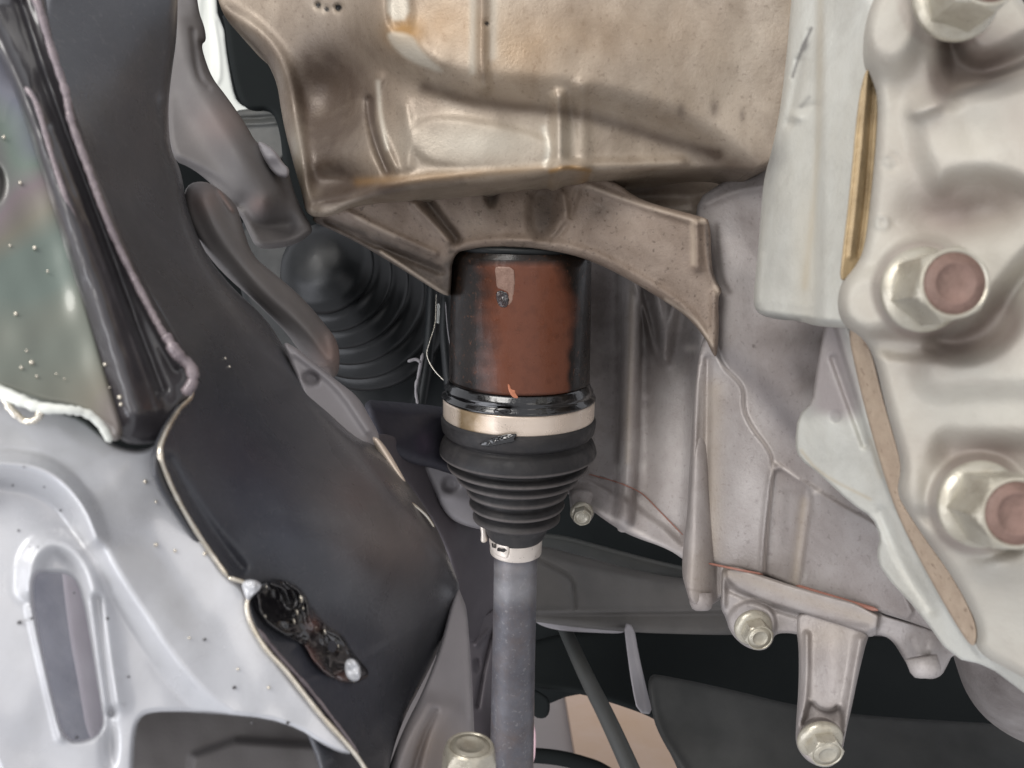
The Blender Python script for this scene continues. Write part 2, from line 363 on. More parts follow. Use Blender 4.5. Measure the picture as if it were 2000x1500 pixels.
def catmull(pts, n=6):
    p = [Vector(q) for q in pts]; p = [p[0] * 2 - p[1]] + p + [p[-1] * 2 - p[-2]]; out = []
    for i in range(1, len(p) - 2):
        for k in range(n):
            t = k / n; a, b, c, d = p[i - 1], p[i], p[i + 1], p[i + 2]
            out.append(.5 * ((2 * b) + (c - a) * t + (2 * a - 5 * b + 4 * c - d) * t * t + (3 * b - a - 3 * c + d) * t ** 3))
    out.append(p[-2]); return out
def tube(name, parent, mat, pts, r, seg=14, n=6, flat=1.0, jit=0, closed=False, up=None):
    c = catmull(pts, n) if n > 1 else [Vector(q) for q in pts]
    vs, fs = [], []; m = len(c)
    for i, q in enumerate(c):
        tn = (c[min(i + 1, m - 1)] - c[max(i - 1, 0)]).normalized()
        u = Vector(up) if up else Vector((0, 1, 0)); x = u.cross(tn).normalized(); y = tn.cross(x)
        t = i / (m - 1); rr = r[0] + (r[1] - r[0]) * t if isinstance(r, tuple) else r
        rr *= 1 + jit * (random.random() - .5) * 2
        if not closed and (i == 0 or i == m - 1): rr *= .35
        for k in range(seg):
            a = 2 * math.pi * k / seg; vs.append(q + x * math.cos(a) * rr + y * math.sin(a) * rr * flat)
    for i in range(m - 1):
        for k in range(seg):
            k2 = (k + 1) % seg; fs.append((i * seg + k, i * seg + k2, (i + 1) * seg + k2, (i + 1) * seg + k))
    fs.append(tuple(range(seg - 1, -1, -1))); fs.append(tuple((m - 1) * seg + k for k in range(seg)))
    me = bpy.data.meshes.new(name); me.from_pydata([tuple(v) for v in vs], [], fs); me.update()
    return link(name, me, mat, parent)
def skin(x, y, fs, lift):
    return min(float(f(np.array([float(x)]), np.array([float(y)]))[0]) for f in fs) - lift
def pxtube(name, parent, mat, pts, r, **k): return tube(name, parent, mat, [P(*q) for q in pts], r, **k)
def hexbolt(parent, org, axis, rf, hf, rh, hh, rot=0, name='bolt', endr=.93, endmat='bolt_end', label=None):
    """flange bolt: parent > bolt (flange) > hex_head, end_face"""
    xa, ya, za = frame(axis)
    fl = lathe(name, parent, M['bolt'], org, axis, [(-.001, rf * .9), (0, rf * .985), (hf * .3, rf), (hf * .6, rf * .97), (hf * .95, rf * .86), (hf * 1.15, rh * .9)], 56)
    if label: fl['label'] = label
    vs, fs = [], []; rows = []
    seg = 72
    def hexr(a):
        a = a % (math.pi / 3) - math.pi / 6
        return rh * math.cos(math.pi / 6) / math.cos(a)
    ap = rh * math.cos(math.pi / 6)
    lev = [(hf * .8, 1, 9), (hf * .8 + hh * .84, 1, 9), (hf * .8 + hh * .92, 1, ap * 1.07), (hf * .8 + hh * .98, 1, ap * 1.0), (hf * .8 + hh, 1, ap * .93), (hf * .8 + hh, 1, ap * endr), (hf * .8 + hh - rh * .045, 1, ap * (endr - .05))]
    for (s, q, cap) in lev:
        for k in range(seg):
            a = 2 * math.pi * k / seg; r = min(hexr(a), cap); a += rot
            vs.append(org + za * s + (xa * math.cos(a) + ya * math.sin(a)) * r)
    for i in range(len(lev) - 1):
        for k in range(seg):
            k2 = (k + 1) % seg; fs.append((i * seg + k, i * seg + k2, (i + 1) * seg + k2, (i + 1) * seg + k))
    me = bpy.data.meshes.new('hex_head'); me.from_pydata([tuple(v) for v in vs], [], fs); me.update()
    hd = link('hex_head', me, M['bolt'], fl, smooth=False)
    me.polygons.foreach_set('use_smooth', [True] * len(me.polygons)); me.set_sharp_from_angle(angle=math.radians(24))
    s = hf * .8 + hh - rh * .045
    lathe('end_face', fl, M[endmat], org, axis, [(s - .0006, ap * (endr - .045)), (s + .0001, ap * (endr - .045)), (s + .0001, ap * .66), (s + .0005, ap * .62), (s + .0005, ap * .56), (s + .0001, ap * .52), (s - .0001, ap * .2), (s - .0001, 0.0)], 48)
    return fl

# ------------------------------------------------------------------ the drive shaft (centre of the picture)
TILT = math.radians(13.0); Y0 = 0.430; TOPX, TOPY = 1019.0, 495.0
ax_top = P(TOPX, TOPY, Y0)
ax_bot = Vector((0, Y0 + math.sin(TILT), 0)) + Vector((0, 0, ax_top.z - math.cos(TILT)))
def s_of(py):
    t = (CY - py) / FPX; return (ax_top.z - Y0 * t) / (math.cos(TILT) + math.sin(TILT) * t)
sb = s_of(1500); yb = Y0 + sb * math.sin(TILT)
lean = ((999 - CX) / FPX * yb - ax_top.x) / sb
AX = Vector((lean, math.sin(TILT), -math.cos(TILT))).normalized()
def pr(lst): return [(s_of(y), w_ / FPX * (Y0 + s_of(y) * math.sin(TILT))) for (y, w_) in lst]
shaft = thing('drive_shaft', ax_top + AX * s_of(1500), 'upright drive shaft in the centre with rusty black joint housing and ribbed rubber boot', 'drive shaft')
def proj(p): return (CX + p[0] / p[1] * FPX, CY - p[2] / p[1] * FPX)
def red_brown(p):  # reddish-brown patch on the front of the housing
    x, y = proj(p)
    if (p - (ax_top + AX * ((p - ax_top).dot(AX)))).y > 0: return 0.0
    e = lambda v, a, b: max(0, min(1, (v - a) / (b - a)))
    l = 924 + 5 * math.sin(y / 17.0) + 4 * math.sin(y / 5.3)
    rgt = 1082 + 30 * e(y, 525, 600) + 2 * math.sin(y / 7.0)
    return e(x, l + 2, l + 56) * (1 - e(x, rgt - 6, rgt + (26 - 24 * e(y, 600, 700)))) * e(y, 508, 522) * (1 - e(y, 770, 778))
def dense(a, n):
    out = []
    for i in range(len(a) - 1):
        for k in range(n): t = k / n; out.append((a[i][0] + (a[i + 1][0] - a[i][0]) * t, a[i][1] + (a[i + 1][1] - a[i][1]) * t))
    return out + [a[-1]]
lathe('joint_housing', shaft, M['housing'], ax_top, AX, pr([(440, 100), (470, 118), (486, 122)] + dense([(500, 134), (512, 136), (600, 137), (740, 137)], 26)), 220, attr={'rust': red_brown})
lathe('seal_ring', shaft, M['hose'], ax_top, AX, pr([(476, 108), (478, 126), (484, 131), (490, 127), (494, 120), (498, 127), (504, 131), (508, 134), (512, 132)]), 120)
lathe('retaining_lip', shaft, M['wet'], ax_top, AX, pr([(740, 134), (746, 139), (752, 141), (757, 145), (760, 141), (765, 143), (769, 149), (772, 150), (775, 146), (778, 142)]), 160, wob=.004)
def ochre(p):
    x, y = proj(p); return max(0, min(1, (x - 890) / 12)) * max(0, 1 - max(0, x - 925) / 42)
lathe('large_clamp', shaft, M['band'], ax_top, AX, pr([(774, 140), (775, 146.5), (777, 147.5)] + dense([(780, 147.5), (808, 147)], 4) + [(810, 146), (811, 140)]), 160, attr={'ochre': ochre})
lathe('rubber_boot', shaft, M['rubber'], ax_top, AX, pr([
    (772, 138), (808, 143), (812, 149), (817, 151), (826, 150), (836, 148), (842, 143), (846, 134), (849, 133), (853, 141), (860, 148), (868, 151), (876, 153), (880, 152.5), (884, 148), (889, 134), (892, 126), (895, 124),
    (897, 129), (901, 135), (905, 137.5), (908, 136), (911, 127), (914, 115), (917, 110), (920, 112), (924, 117), (929, 119), (932, 117), (935, 106), (938, 96), (941, 92), (944, 94),
    (950, 97), (955, 99), (959, 98), (962, 88), (965, 79), (968, 78), (972, 83), (978, 92), (982, 93), (985, 91), (988, 80), (991, 72), (994, 73), (999, 80), (1005, 85.5), (1009, 85), (1012, 78), (1018, 69), (1027, 63), (1030, 61),
    (1033, 60), (1040, 57), (1047, 53), (1052, 48), (1056, 46), (1070, 45)]), 160,
      attr={'wear': lambda p: max(0, 1 - min(abs((p - ax_top).dot(AX) - s_of(q)) for q in (879, 906, 930, 956, 983, 1007)) / .0009)})  # pale crest lines: dusty wear plus lit rib edges painted in
lathe('small_clamp', shaft, M['band_light'], ax_top, AX, pr([(1047, 46), (1048, 50), (1050, 51), (1075, 50.5), (1077, 50), (1078, 45)]), 96)
lathe('shaft_bar', shaft, M['shaft'], ax_top, AX, pr(dense([(1060, 43), (1110, 42.5), (1120, 42), (1300, 42), (1560, 43)], 10)), 96,
      attr={'wear': lambda p: (lambda x, y: max(0, 1 - abs(y - 1150) / 40) * .8 + max(0, 1 - abs(y - 1110) / 16) * .5)(*proj(p))})
def cyl_depth(rw, yref):
    """depth of the front of the shaft's cylinder of radius rw (metres) along the ray of a pixel"""
    def f(X, Y):
        dx, dz = (X - CX) / FPX, (CY - Y) / FPX
        D = np.stack([dx, np.ones_like(dx), dz], -1); o = -np.array(ax_top); a = np.array(AX)
        Dp = D - (D @ a)[..., None] * a; op = o - (o @ a) * a
        A = (Dp ** 2).sum(-1); B = 2 * (Dp @ op); Cc = op @ op - rw * rw
        disc_ = np.clip(B * B - 4 * A * Cc, 0, None); return (-B - np.sqrt(disc_)) / (2 * A)
    return f
def rad(y, w_): return w_ / FPX * (Y0 + s_of(y) * math.sin(TILT))
relief('bare_flake', shaft, M['chip'], [(966, 522), (975, 520), (1003, 522), (1006, 545), (1004, 575), (1000, 600), (995, 604), (988, 588), (994, 572), (982, 566), (970, 562), (969, 545)],
       cyl_depth(rad(560, 136.8), 0), [blob(975, 540, 6, 18, .3), blob(990, 590, 8, 8, .3)], step=2, edge=(3, .2), thick=.5, ch=1, wave=(.06, 12))
relief('rust_pit', shaft, M['weld'], [(968, 570), (980, 566), (993, 574), (995, 590), (988, 602), (976, 600), (970, 588)], cyl_depth(rad(585, 137.5), 0),
       [blob(985, 588, 7, 7, .8), blob(973, 582, 3, 8, .9)], step=1.5, edge=(3, .4), thick=.5, ch=1, wave=(.35, 7))
relief('copper_flake', shaft, M['copper'], [(991, 749), (996, 752), (998, 761), (1007, 762), (1006, 768), (1013, 776), (1009, 780), (999, 774), (993, 762)],
       cyl_depth(rad(760, 137.3), 0), [], step=1.5, edge=(2, .1), thick=.4, ch=1, wave=(.05, 6))
relief('grease_smear', shaft, M['wet'], [(935, 866), (965, 853), (1000, 846), (1012, 848), (1003, 856), (1008, 862), (985, 866), (960, 872), (940, 872)],
       cyl_depth(rad(826, 153.2), 0), [blob(985, 858, 22, 3, .8, -12), blob(955, 868, 4, 3, 1), blob(966, 864, 3, 3, 1), blob(1000, 852, 12, 2, .8, -25)], step=1.5, edge=(5, .4), thick=.6, ch=2, wave=(.12, 9))
relief('grease_bead', shaft, M['wet'], [(962, 800), (975, 796), (1000, 799), (996, 808), (980, 812), (966, 808)], cyl_depth(rad(785, 149.5), 0), [blob(975, 804, 8, 3, .5)], step=1.5, edge=(4, .6), thick=.5, wave=(.05, 9))
ck = thing  # clamp ear and its stamped tab sit on the small clamp
ear = relief('clamp_ear', shaft, M['band_light'], [(936, 1024), (944, 1022), (952, 1026), (951, 1040), (953, 1056), (946, 1061), (938, 1058), (940, 1042)],
             [(940, 1040, .468)], [rib([(944, 1026), (945, 1058)], 7, 1.6)], step=1.5, edge=(3, .8), thick=7, wave=(0, 1))
tab = relief('clamp_tab', shaft, M['band_light'], [(956, 1044), (990, 1064), (995, 1070), (993, 1084), (989, 1092), (972, 1086), (960, 1074), (955, 1058)],
             cyl_depth(rad(1062, 53.5), 0), [rib([(964, 1062), (964, 1068), (968, 1069), (968, 1063)], 1.6, -.5, 'flat', 0), disc(975, 1072, 2, -.5, 2), rib([(975, 1072), (982, 1072)], 2, -.5, 'flat', 0), blob(987, 1075, 4, 6, .5)],
             step=1, edge=(2, .3), thick=1, ch=1, wave=(0, 1), blur=0,
             attrs=None)
relief('stamped_mark', shaft, M['stamp'], [(960, 1061), (962.5, 1061), (963, 1067), (965.5, 1068), (965, 1062), (967.5, 1063), (968, 1071), (961, 1069)], cyl_depth(rad(1062, 54.6), 0), [], step=.8, edge=(.5, .05), thick=.2, ch=0, wave=(0, 1))
relief('stamped_mark', shaft, M['stamp'], [(971, 1071), (974, 1070), (977, 1073), (986, 1071), (990, 1075), (984, 1079), (976, 1077), (971, 1076)], cyl_depth(rad(1062, 54.8), 0), [], step=.8, edge=(.5, .05), thick=.2, ch=0, wave=(0, 1))

# ------------------------------------------------------------------ brown upper casting
eng = thing('engine_casting', P(1000, 345, .36), 'oily brown cast housing spanning the top above the shaft', 'casting')
relief('cast_body', eng, M['brown_cast'],
       [(418, -60), (424, 0), (445, 45), (480, 75), (522, 120), (542, 165), (548, 210), (558, 262), (576, 330), (590, 378), (598, 422), (640, 424), (690, 398), (780, 378), (1060, 349), (1085, 338), (1150, 336), (1165, 345), (1330, 330), (1560, 345), (1760, -120)],
       [(420, 0, .42), (560, 0, .40), (700, 0, .375), (950, 0, .355), (1300, 0, .345), (1600, 0, .33), (560, 220, .41), (600, 400, .40), (650, 300, .39), (800, 330, .368), (1060, 330, .362), (1350, 320, .365), (1500, 330, .36)],
       [pad([(700, -80), (700, 20), (735, 90), (790, 130), (850, 158), (940, 176), (1100, 186), (1190, 205), (1290, 232), (1400, 290), (1500, 400), (1800, 480), (1800, -80)], 16, 92),
        blob(650, 190, 85, 90, -24, 15), blob(665, 352, 60, 30, -12), blob(480, 120, 60, 40, -8, 50),
        rib([(425, 10), (520, 70), (566, 150), (578, 230), (588, 300), (600, 380), (606, 412)], (20, 16), 7, 'soft'),
        rib([(744, 150), (732, 190), (733, 230), (748, 280), (772, 330)], (7, 9), 5, 'soft'),
        rib([(722, 195), (724, 235), (738, 290), (758, 335)], 10, -8, 'soft'),
        rib([(790, 205), (800, 250), (796, 325)], 12, 3, 'soft'),
        rib([(941, -40), (941, 60), (940, 120), (945, 170)], (16, 14), 5.5, 'soft'),
        rib([(1091, 190), (1093, 240), (1093, 300), (1092, 350)], (15, 19), 9, 'soft'),
        rib([(1135, 170), (1135, 240), (1140, 320)], 18, 3, 'soft'),
        rib([(620, 395), (800, 350), (1060, 326), (1330, 318)], 13, 3.5, 'soft'),
        disc(1115, 338, 36, 7, 10, 20), pad([(800, 212), (1068, 262), (1075, 300), (1060, 318), (808, 330)], 2.2, 14),
        disc(622, 10, 6, -6, 4), disc(638, 18, 5, -5, 4), disc(661, 15, 7, -6, 4), disc(951, 46, 4, -4, 4),
        pad([(757, -20), (800, -20), (806, 40), (802, 62), (758, 62)], -3, 8, 1), rib([(812, 70), (830, 95), (860, 120)], 26, 2, 'soft')],
       step=3.2, edge=(13, 7), thick=42, wave=(.6, 90), blur=7, draft=.985, ray=.15,
       attrs={'oil': [blob(640, 180, 105, 140, 1.2), blob(690, 360, 90, 26, .7), rib([(600, 400), (760, 365), (900, 352)], 15, .6, 'soft'), rib([(722, 195), (724, 235), (738, 290), (758, 335)], 9, .9, 'soft'), blob(1440, 330, 110, 34, .75), rib([(941, -40), (941, 150)], 12, .55, 'soft'),
                      rib([(830, 170), (950, 205), (1090, 215), (1180, 235), (1300, 275), (1400, 300)], 17, .75, 'soft'), blob(490, 120, 45, 60, .75, 40), blob(450, 30, 30, 30, .5),  # rib paints shade along the overhanging fillet, over the real oil film
                      blob(1330, 215, 8, 14, .6), blob(1395, 212, 9, 16, .7), blob(1450, 225, 6, 14, .5), blob(640, 330, 50, 60, .6)],
              'ochre': [blob(1080, 60, 240, 60, .18), blob(790, 62, 34, 26, .9), rib([(1075, 335), (1110, 325), (1150, 334)], 7, 1, 'soft'), rib([(700, 355), (1060, 330)], 12, .45, 'soft'), blob(860, 40, 70, 60, .35), blob(1010, 120, 90, 80, .3)],
              'pale': [pad([(755, -30), (795, -30), (800, 38), (758, 40)], .9, 12, 1), pad([(752, 60), (806, 66), (820, 100), (880, 150), (800, 120), (765, 90)], .7, 12), rib([(925, -40), (922, 140)], 9, .6, 'soft'), rib([(965, -40), (962, 110)], 11, .6, 'soft'),
                       rib([(1062, 250), (1072, 290), (1064, 320)], 8, .8, 'soft'), blob(1105, 275, 12, 35, .5), blob(930, 280, 130, 40, .7), rib([(738, 160), (742, 220), (756, 290)], 6, .6, 'soft'), blob(580, 290, 12, 50, .35)],  # wide blob on the ledge paints a highlight
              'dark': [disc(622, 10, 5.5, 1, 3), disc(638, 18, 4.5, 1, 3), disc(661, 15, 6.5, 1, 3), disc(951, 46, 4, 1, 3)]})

relief('lower_web', eng, M['brown_cast'], [(780, 320), (1100, 310), (1500, 300), (1560, 440), (1400, 470), (1340, 430), (1100, 400), (800, 420)], [(800, 400, .418), (1100, 350, .42), (1520, 330, .372), (1480, 450, .395)],
       [rib([(1370, 398), (1440, 372), (1500, 365)], 12, 3, 'soft'), blob(1300, 380, 90, 20, -5)], step=4, edge=(12, 5), thick=20, attrs={'oil': [blob(1300, 370, 200, 40, .75), blob(900, 370, 200, 30, .8)]})

# ------------------------------------------------------------------ arch bracket
arch = thing('arch_bracket', P(1300, 600, .39), 'curved brown cast bracket arching over the top of the shaft', 'bracket')
relief('arch_body', arch, M['arch_cast'],
       [(600, 428), (650, 395), (720, 372), (900, 340), (1130, 335), (1200, 352), (1250, 392), (1372, 423), (1388, 432), (1389, 520), (1400, 552), (1412, 568), (1402, 580), (1405, 640), (1400, 700), (1392, 692), (1376, 655), (1340, 615), (1300, 588), (1220, 540), (1150, 506), (1080, 489), (990, 482), (920, 486), (884, 495), (881, 560), (879, 585), (800, 535), (700, 474), (640, 445)],
       [(600, 430, .405), (700, 420, .40), (900, 360, .397), (1060, 350, .395), (1000, 480, .392), (880, 580, .415), (1200, 440, .385), (1380, 430, .372), (1400, 690, .385), (1250, 560, .388)],
       [rib([(990, 468), (1080, 474), (1160, 494), (1235, 532), (1310, 578), (1355, 615), (1390, 672)], 10, 2.2, 'soft'),
        rib([(900, 478), (960, 468), (1040, 468)], 10, 2.5, 'soft'),
        pad([(940, 350), (975, 358), (968, 400), (952, 402)], -5, 14, 1),
        rib([(835, 395), (858, 425), (892, 468)], 13, -6, 'soft'), rib([(808, 398), (850, 440), (876, 470)], 10, 4, 'soft'),
        pad([(1040, 365), (1085, 372), (1092, 410), (1072, 462), (1038, 464), (1030, 410)], -6, 26, 1), rib([(1100, 380), (1108, 430)], 9, 3, 'soft'), rib([(1128, 372), (1108, 440), (1080, 470)], 7, -2, 'soft'),
        rib([(680, 415), (760, 455), (850, 495)], 9, 3, 'soft'), rib([(640, 432), (730, 478), (800, 505), (860, 530)], 10, -4, 'soft'), rib([(740, 488), (800, 528), (878, 578)], 6, 2, 'soft'),
        rib([(1360, 440), (1362, 520)], (9, 12), 3.5, 'soft'), rib([(1376, 440), (1380, 530), (1404, 572)], 7, -1, 'soft'),
        rib([(1395, 575), (1393, 640), (1395, 680)], 9, 2.5, 'soft'), rib([(1150, 362), (1250, 402), (1365, 434)], 9, 2.0, 'soft'),
        # casting mark: F, C
        rib([(1168, 402), (1165, 420)], 1.6, -.7, 'flat', 0), rib([(1168, 402), (1177, 408)], 1.6, -.7, 'flat', 0), rib([(1167, 411), (1174, 415)], 1.6, -.7, 'flat', 0),
        rib([(1190, 410), (1183, 410), (1178, 420), (1182, 430), (1190, 430)], 1.6, -.7, 'flat', 1), rib([(1200, 412), (1202, 430), (1193, 436)], 1.6, -.7, 'flat', 0),
        blob(1225, 470, 60, 40, 1.5)],
       step=2.8, edge=(7, 3.2), thick=20, wave=(.3, 60), blur=1,
       attrs={'oil': [rib([(610, 436), (760, 490), (872, 555)], (30, 48), 1.3, 'soft'), blob(960, 385, 18, 30, .75), rib([(835, 395), (892, 468)], 14, .6, 'soft'), blob(1062, 420, 26, 50, .8), blob(850, 370, 200, 18, .5),
                      rib([(880, 492), (960, 486), (1060, 490), (1150, 510)], 5, .6, 'soft'), blob(1170, 410, 22, 16, .35), rib([(1380, 440), (1386, 530), (1408, 566)], 5, .8, 'soft'), blob(880, 545, 10, 50, .9)],
              'wear': [rib([(1353, 438), (1354, 515)], 7, .75, 'soft'), disc(1372, 432, 6, .9, 5), rib([(1300, 585), (1360, 625), (1392, 675)], 4, .8, 'soft'), rib([(1140, 362), (1250, 400), (1360, 432)], 5, .5, 'soft'), rib([(1395, 560), (1404, 575)], 5, .7, 'soft'),
                       rib([(745, 492), (876, 580)], 4, .6, 'soft'), rib([(695, 425), (770, 462)], 5, .45, 'soft'), blob(930, 440, 30, 18, .4)]})

# ------------------------------------------------------------------ gearbox casing (centre right)
gear = thing('gearbox_casing', P(1500, 1100, .34), 'grey cast gearbox casing with upright ribs and a stepped edge right of the shaft', 'gearbox')
relief('rear_wall', gear, M['grey_cast'],
       [(1090, 480), (1420, 480), (1430, 1120), (1400, 1150), (1335, 1092), (1300, 1070), (1240, 1050), (1205, 1032), (1170, 1008), (1120, 968), (1098, 962), (1085, 940), (1090, 700)],
       [(1100, 500, .52), (1400, 500, .47), (1100, 940, .50), (1400, 1100, .44), (1250, 800, .49)],
       [rib([(1232, 500), (1232, 700), (1228, 880), (1219, 1010)], (19, 19), 12, 'round'), rib([(1278, 560), (1292, 620), (1298, 700)], 14, 9, 'soft'), rib([(1318, 580), (1300, 680)], 13, 8, 'soft'),
        rib([(1225, 520), (1258, 600), (1280, 690)], 6, 5, 'soft'), blob(1330, 640, 34, 60, -10), blob(1262, 800, 26, 200, -7), blob(1190, 700, 30, 200, -5),
        rib([(1368, 660), (1366, 800), (1352, 1060)], 16, 12, 'soft'), rib([(1170, 930), (1205, 943), (1250, 962), (1290, 1000), (1335, 1046)], 2.5, -1.5, 'soft'),
        pad([(1090, 925), (1180, 945), (1340, 1060), (1340, 1100), (1090, 985)], 5, 12, 1), disc(1262, 790, 5, -2, 5)],
       step=3.6, edge=(8, 4), thick=25, wave=(.5, 120), blur=1,
       attrs={'oil': [blob(1165, 620, 50, 200, .9), blob(1290, 640, 60, 75, .75), rib([(1256, 540), (1262, 760)], 14, .5, 'soft'), blob(1222, 980, 26, 40, .6), blob(1325, 730, 40, 50, .4), rib([(1207, 520), (1205, 900)], 8, .5, 'soft')],  # tall first blob paints the shade behind the joint housing
              'wear': [blob(1350, 680, 14, 8, .7), rib([(1130, 975), (1200, 1015), (1335, 1088)], 6, .6, 'soft'), blob(1290, 900, 40, 120, .25)], 'tan': [rib([(1234, 560), (1226, 900)], 10, .5, 'soft')]})
relief('middle_wall', gear, M['grey_cast'],
       [(1345, 400), (1420, 350), (1500, 300), (1720, 300), (1900, 800), (2060, 1300), (1960, 1290), (1850, 1240), (1722, 1196), (1560, 1150), (1492, 1122), (1383, 1100), (1340, 1080), (1348, 900), (1364, 690), (1385, 640), (1395, 560)],
       [(1400, 350, .385), (1400, 560, .392), (1370, 800, .40), (1350, 1080, .39), (1500, 1120, .372), (1560, 500, .35), (1700, 800, .30), (1800, 1150, .30), (2000, 1300, .26), (1560, 900, .355)],
       [pad([(1345, 640), (1392, 660), (1410, 715), (1440, 742), (1453, 762), (1451, 800), (1468, 835), (1496, 870), (1510, 898), (1507, 960), (1498, 1030), (1490, 1180), (1300, 1180), (1320, 660)], 5.5, 9),
        rib([(1360, 670), (1358, 860), (1348, 1080)], 9, 5, 'soft'), rib([(1382, 700), (1380, 900), (1372, 1090)], 7, -3.5, 'soft'), blob(1445, 960, 35, 170, 2.5),
        pad([(1508, 896), (1545, 925), (1600, 958), (1650, 990), (1712, 1020), (1726, 1050), (1722, 1080), (1760, 1140), (1800, 1230), (1480, 1200), (1490, 1000)], 4, 10),
        pad([(1508, 905), (1560, 935), (1592, 962), (1576, 1050), (1562, 1160), (1480, 1170), (1496, 1030)], -3.5, 12),
        rib([(1572, 960), (1560, 1050), (1548, 1150)], 14, 2.0, 'soft'), rib([(1590, 965), (1575, 1060), (1566, 1150)], 3, 1.2, 'soft'),
        pad([(1380, 470), (1480, 400), (1500, 640), (1640, 700), (1640, 640), (1560, 560)], -3, 70), blob(1570, 740, 34, 40, -6, 30), rib([(1400, 700), (1480, 760), (1560, 860), (1640, 920)], 45, -2.5, 'soft'),
        rib([(1380, 398), (1440, 372), (1490, 365)], 10, 2.5, 'soft'), blob(1440, 330, 60, 20, -6)],
       step=3.2, edge=(8, 4), thick=30, wave=(.4, 120), blur=1,
       attrs={'oil': [blob(1420, 350, 90, 30, .75), blob(1460, 560, 26, 70, .3), blob(1575, 740, 22, 36, .6, -25), blob(1560, 660, 90, 30, .5), blob(1620, 680, 26, 40, .5), rib([(1400, 440), (1408, 540), (1425, 570)], 8, .7, 'soft'), blob(1500, 610, 15, 25, .35), disc(1472, 676, 3, .7, 3), rib([(1536, 960), (1530, 1060)], 12, .25, 'soft')],  # tilted ellipse beside the flange paints a shadow among the oil
              'mark': [rib([(1420, 700), (1500, 770), (1560, 850), (1700, 950)], 34, .8, 'soft'), blob(1540, 560, 60, 40, .3)],
              'wear': [rib([(1394, 690), (1410, 715), (1440, 742), (1453, 762), (1451, 800), (1468, 835), (1496, 870), (1510, 898), (1507, 960), (1498, 1050), (1492, 1115)], 2.6, .95, 'soft'), rib([(1512, 900), (1545, 925), (1560, 935)], 2.5, .7, 'soft'), rib([(1590, 962), (1600, 958)], 5, .7, 'soft')],
              'tan': [rib([(1395, 760), (1388, 1080)], 26, .6, 'soft'), rib([(1570, 980), (1552, 1140)], 12, .7, 'soft')]})
def plug(pts, ra, d):  # rounded threaded boss with a blind tip
    return rib(pts, ra, d, 'round')
relief('corner_boss', gear, M['grey_cast'], [(1352, 850), (1386, 850), (1390, 960), (1400, 1050), (1405, 1085), (1430, 1098), (1428, 1150), (1410, 1168), (1394, 1180), (1372, 1188), (1350, 1182), (1340, 1150), (1332, 1120), (1336, 1060), (1348, 960)],
       [(1368, 850, .398), (1360, 1050, .381), (1360, 1180, .374), (1420, 1100, .385)], [rib([(1368, 830), (1368, 960), (1368, 1070), (1366, 1165)], (13, 33), (5, 11), 'round'), rib([(1415, 1100), (1412, 1160)], 12, 4, 'soft')], step=2.4, edge=(6, 4), thick=16, attrs={'tan': [blob(1366, 1120, 30, 60, .4)], 'oil': [rib([(1340, 1150), (1395, 1160)], 3, .3, 'soft')]})
lathe('boss_tip', gear, M['grey_cast'], P(1368, 1158, .370), Vector((0.02, -.25, -1)), [(0, .0058), (.005, .0056), (.0075, .0046), (.0085, .003), (.0085, 0)], 40)
lathe('rib_tip', gear, M['grey_cast'], P(1221, 1010, .478), Vector((0, -.1, -1)), [(0, .0062), (.004, .006), (.0085, .0048), (.0095, .003), (.0095, 0)], 40)
pxtube('sealant_line', gear, M['red_seal'], [(x, y, SURF['rear_wall'](x, y) - .0012) for x, y in [(1150, 926), (1172, 932), (1200, 940), (1222, 948), (1255, 965), (1290, 1000), (1334, 1045)]], .0004, seg=8)
pxtube('sealant_line', gear, M['red_seal'], [(1382, 1100, .374), (1440, 1112, .362), (1490, 1122, .360)], .0006, seg=8)
pxtube('sealant_line', gear, M['red_seal'], [(1555, 1144, .352), (1600, 1158, .342), (1660, 1176, .330), (1715, 1192, .318)], .0010, seg=8)
small = relief('bolt_lug', gear, M['grey_cast'], [(1110, 955), (1160, 955), (1164, 975), (1162, 1005), (1150, 1022), (1132, 1026), (1118, 1018), (1114, 995)], [(1137, 990, .486)], [blob(1138, 985, 24, 30, 3)], step=2.4, edge=(6, 4), thick=14, wave=(.1, 30))
hexbolt(gear, P(1136, 1000, .478), Vector((-.02, -1, -.38)), .0076, .0022, .0062, .0058, .3, endmat='bolt', label='small pale bolt low on the casing beside the rubber boot')

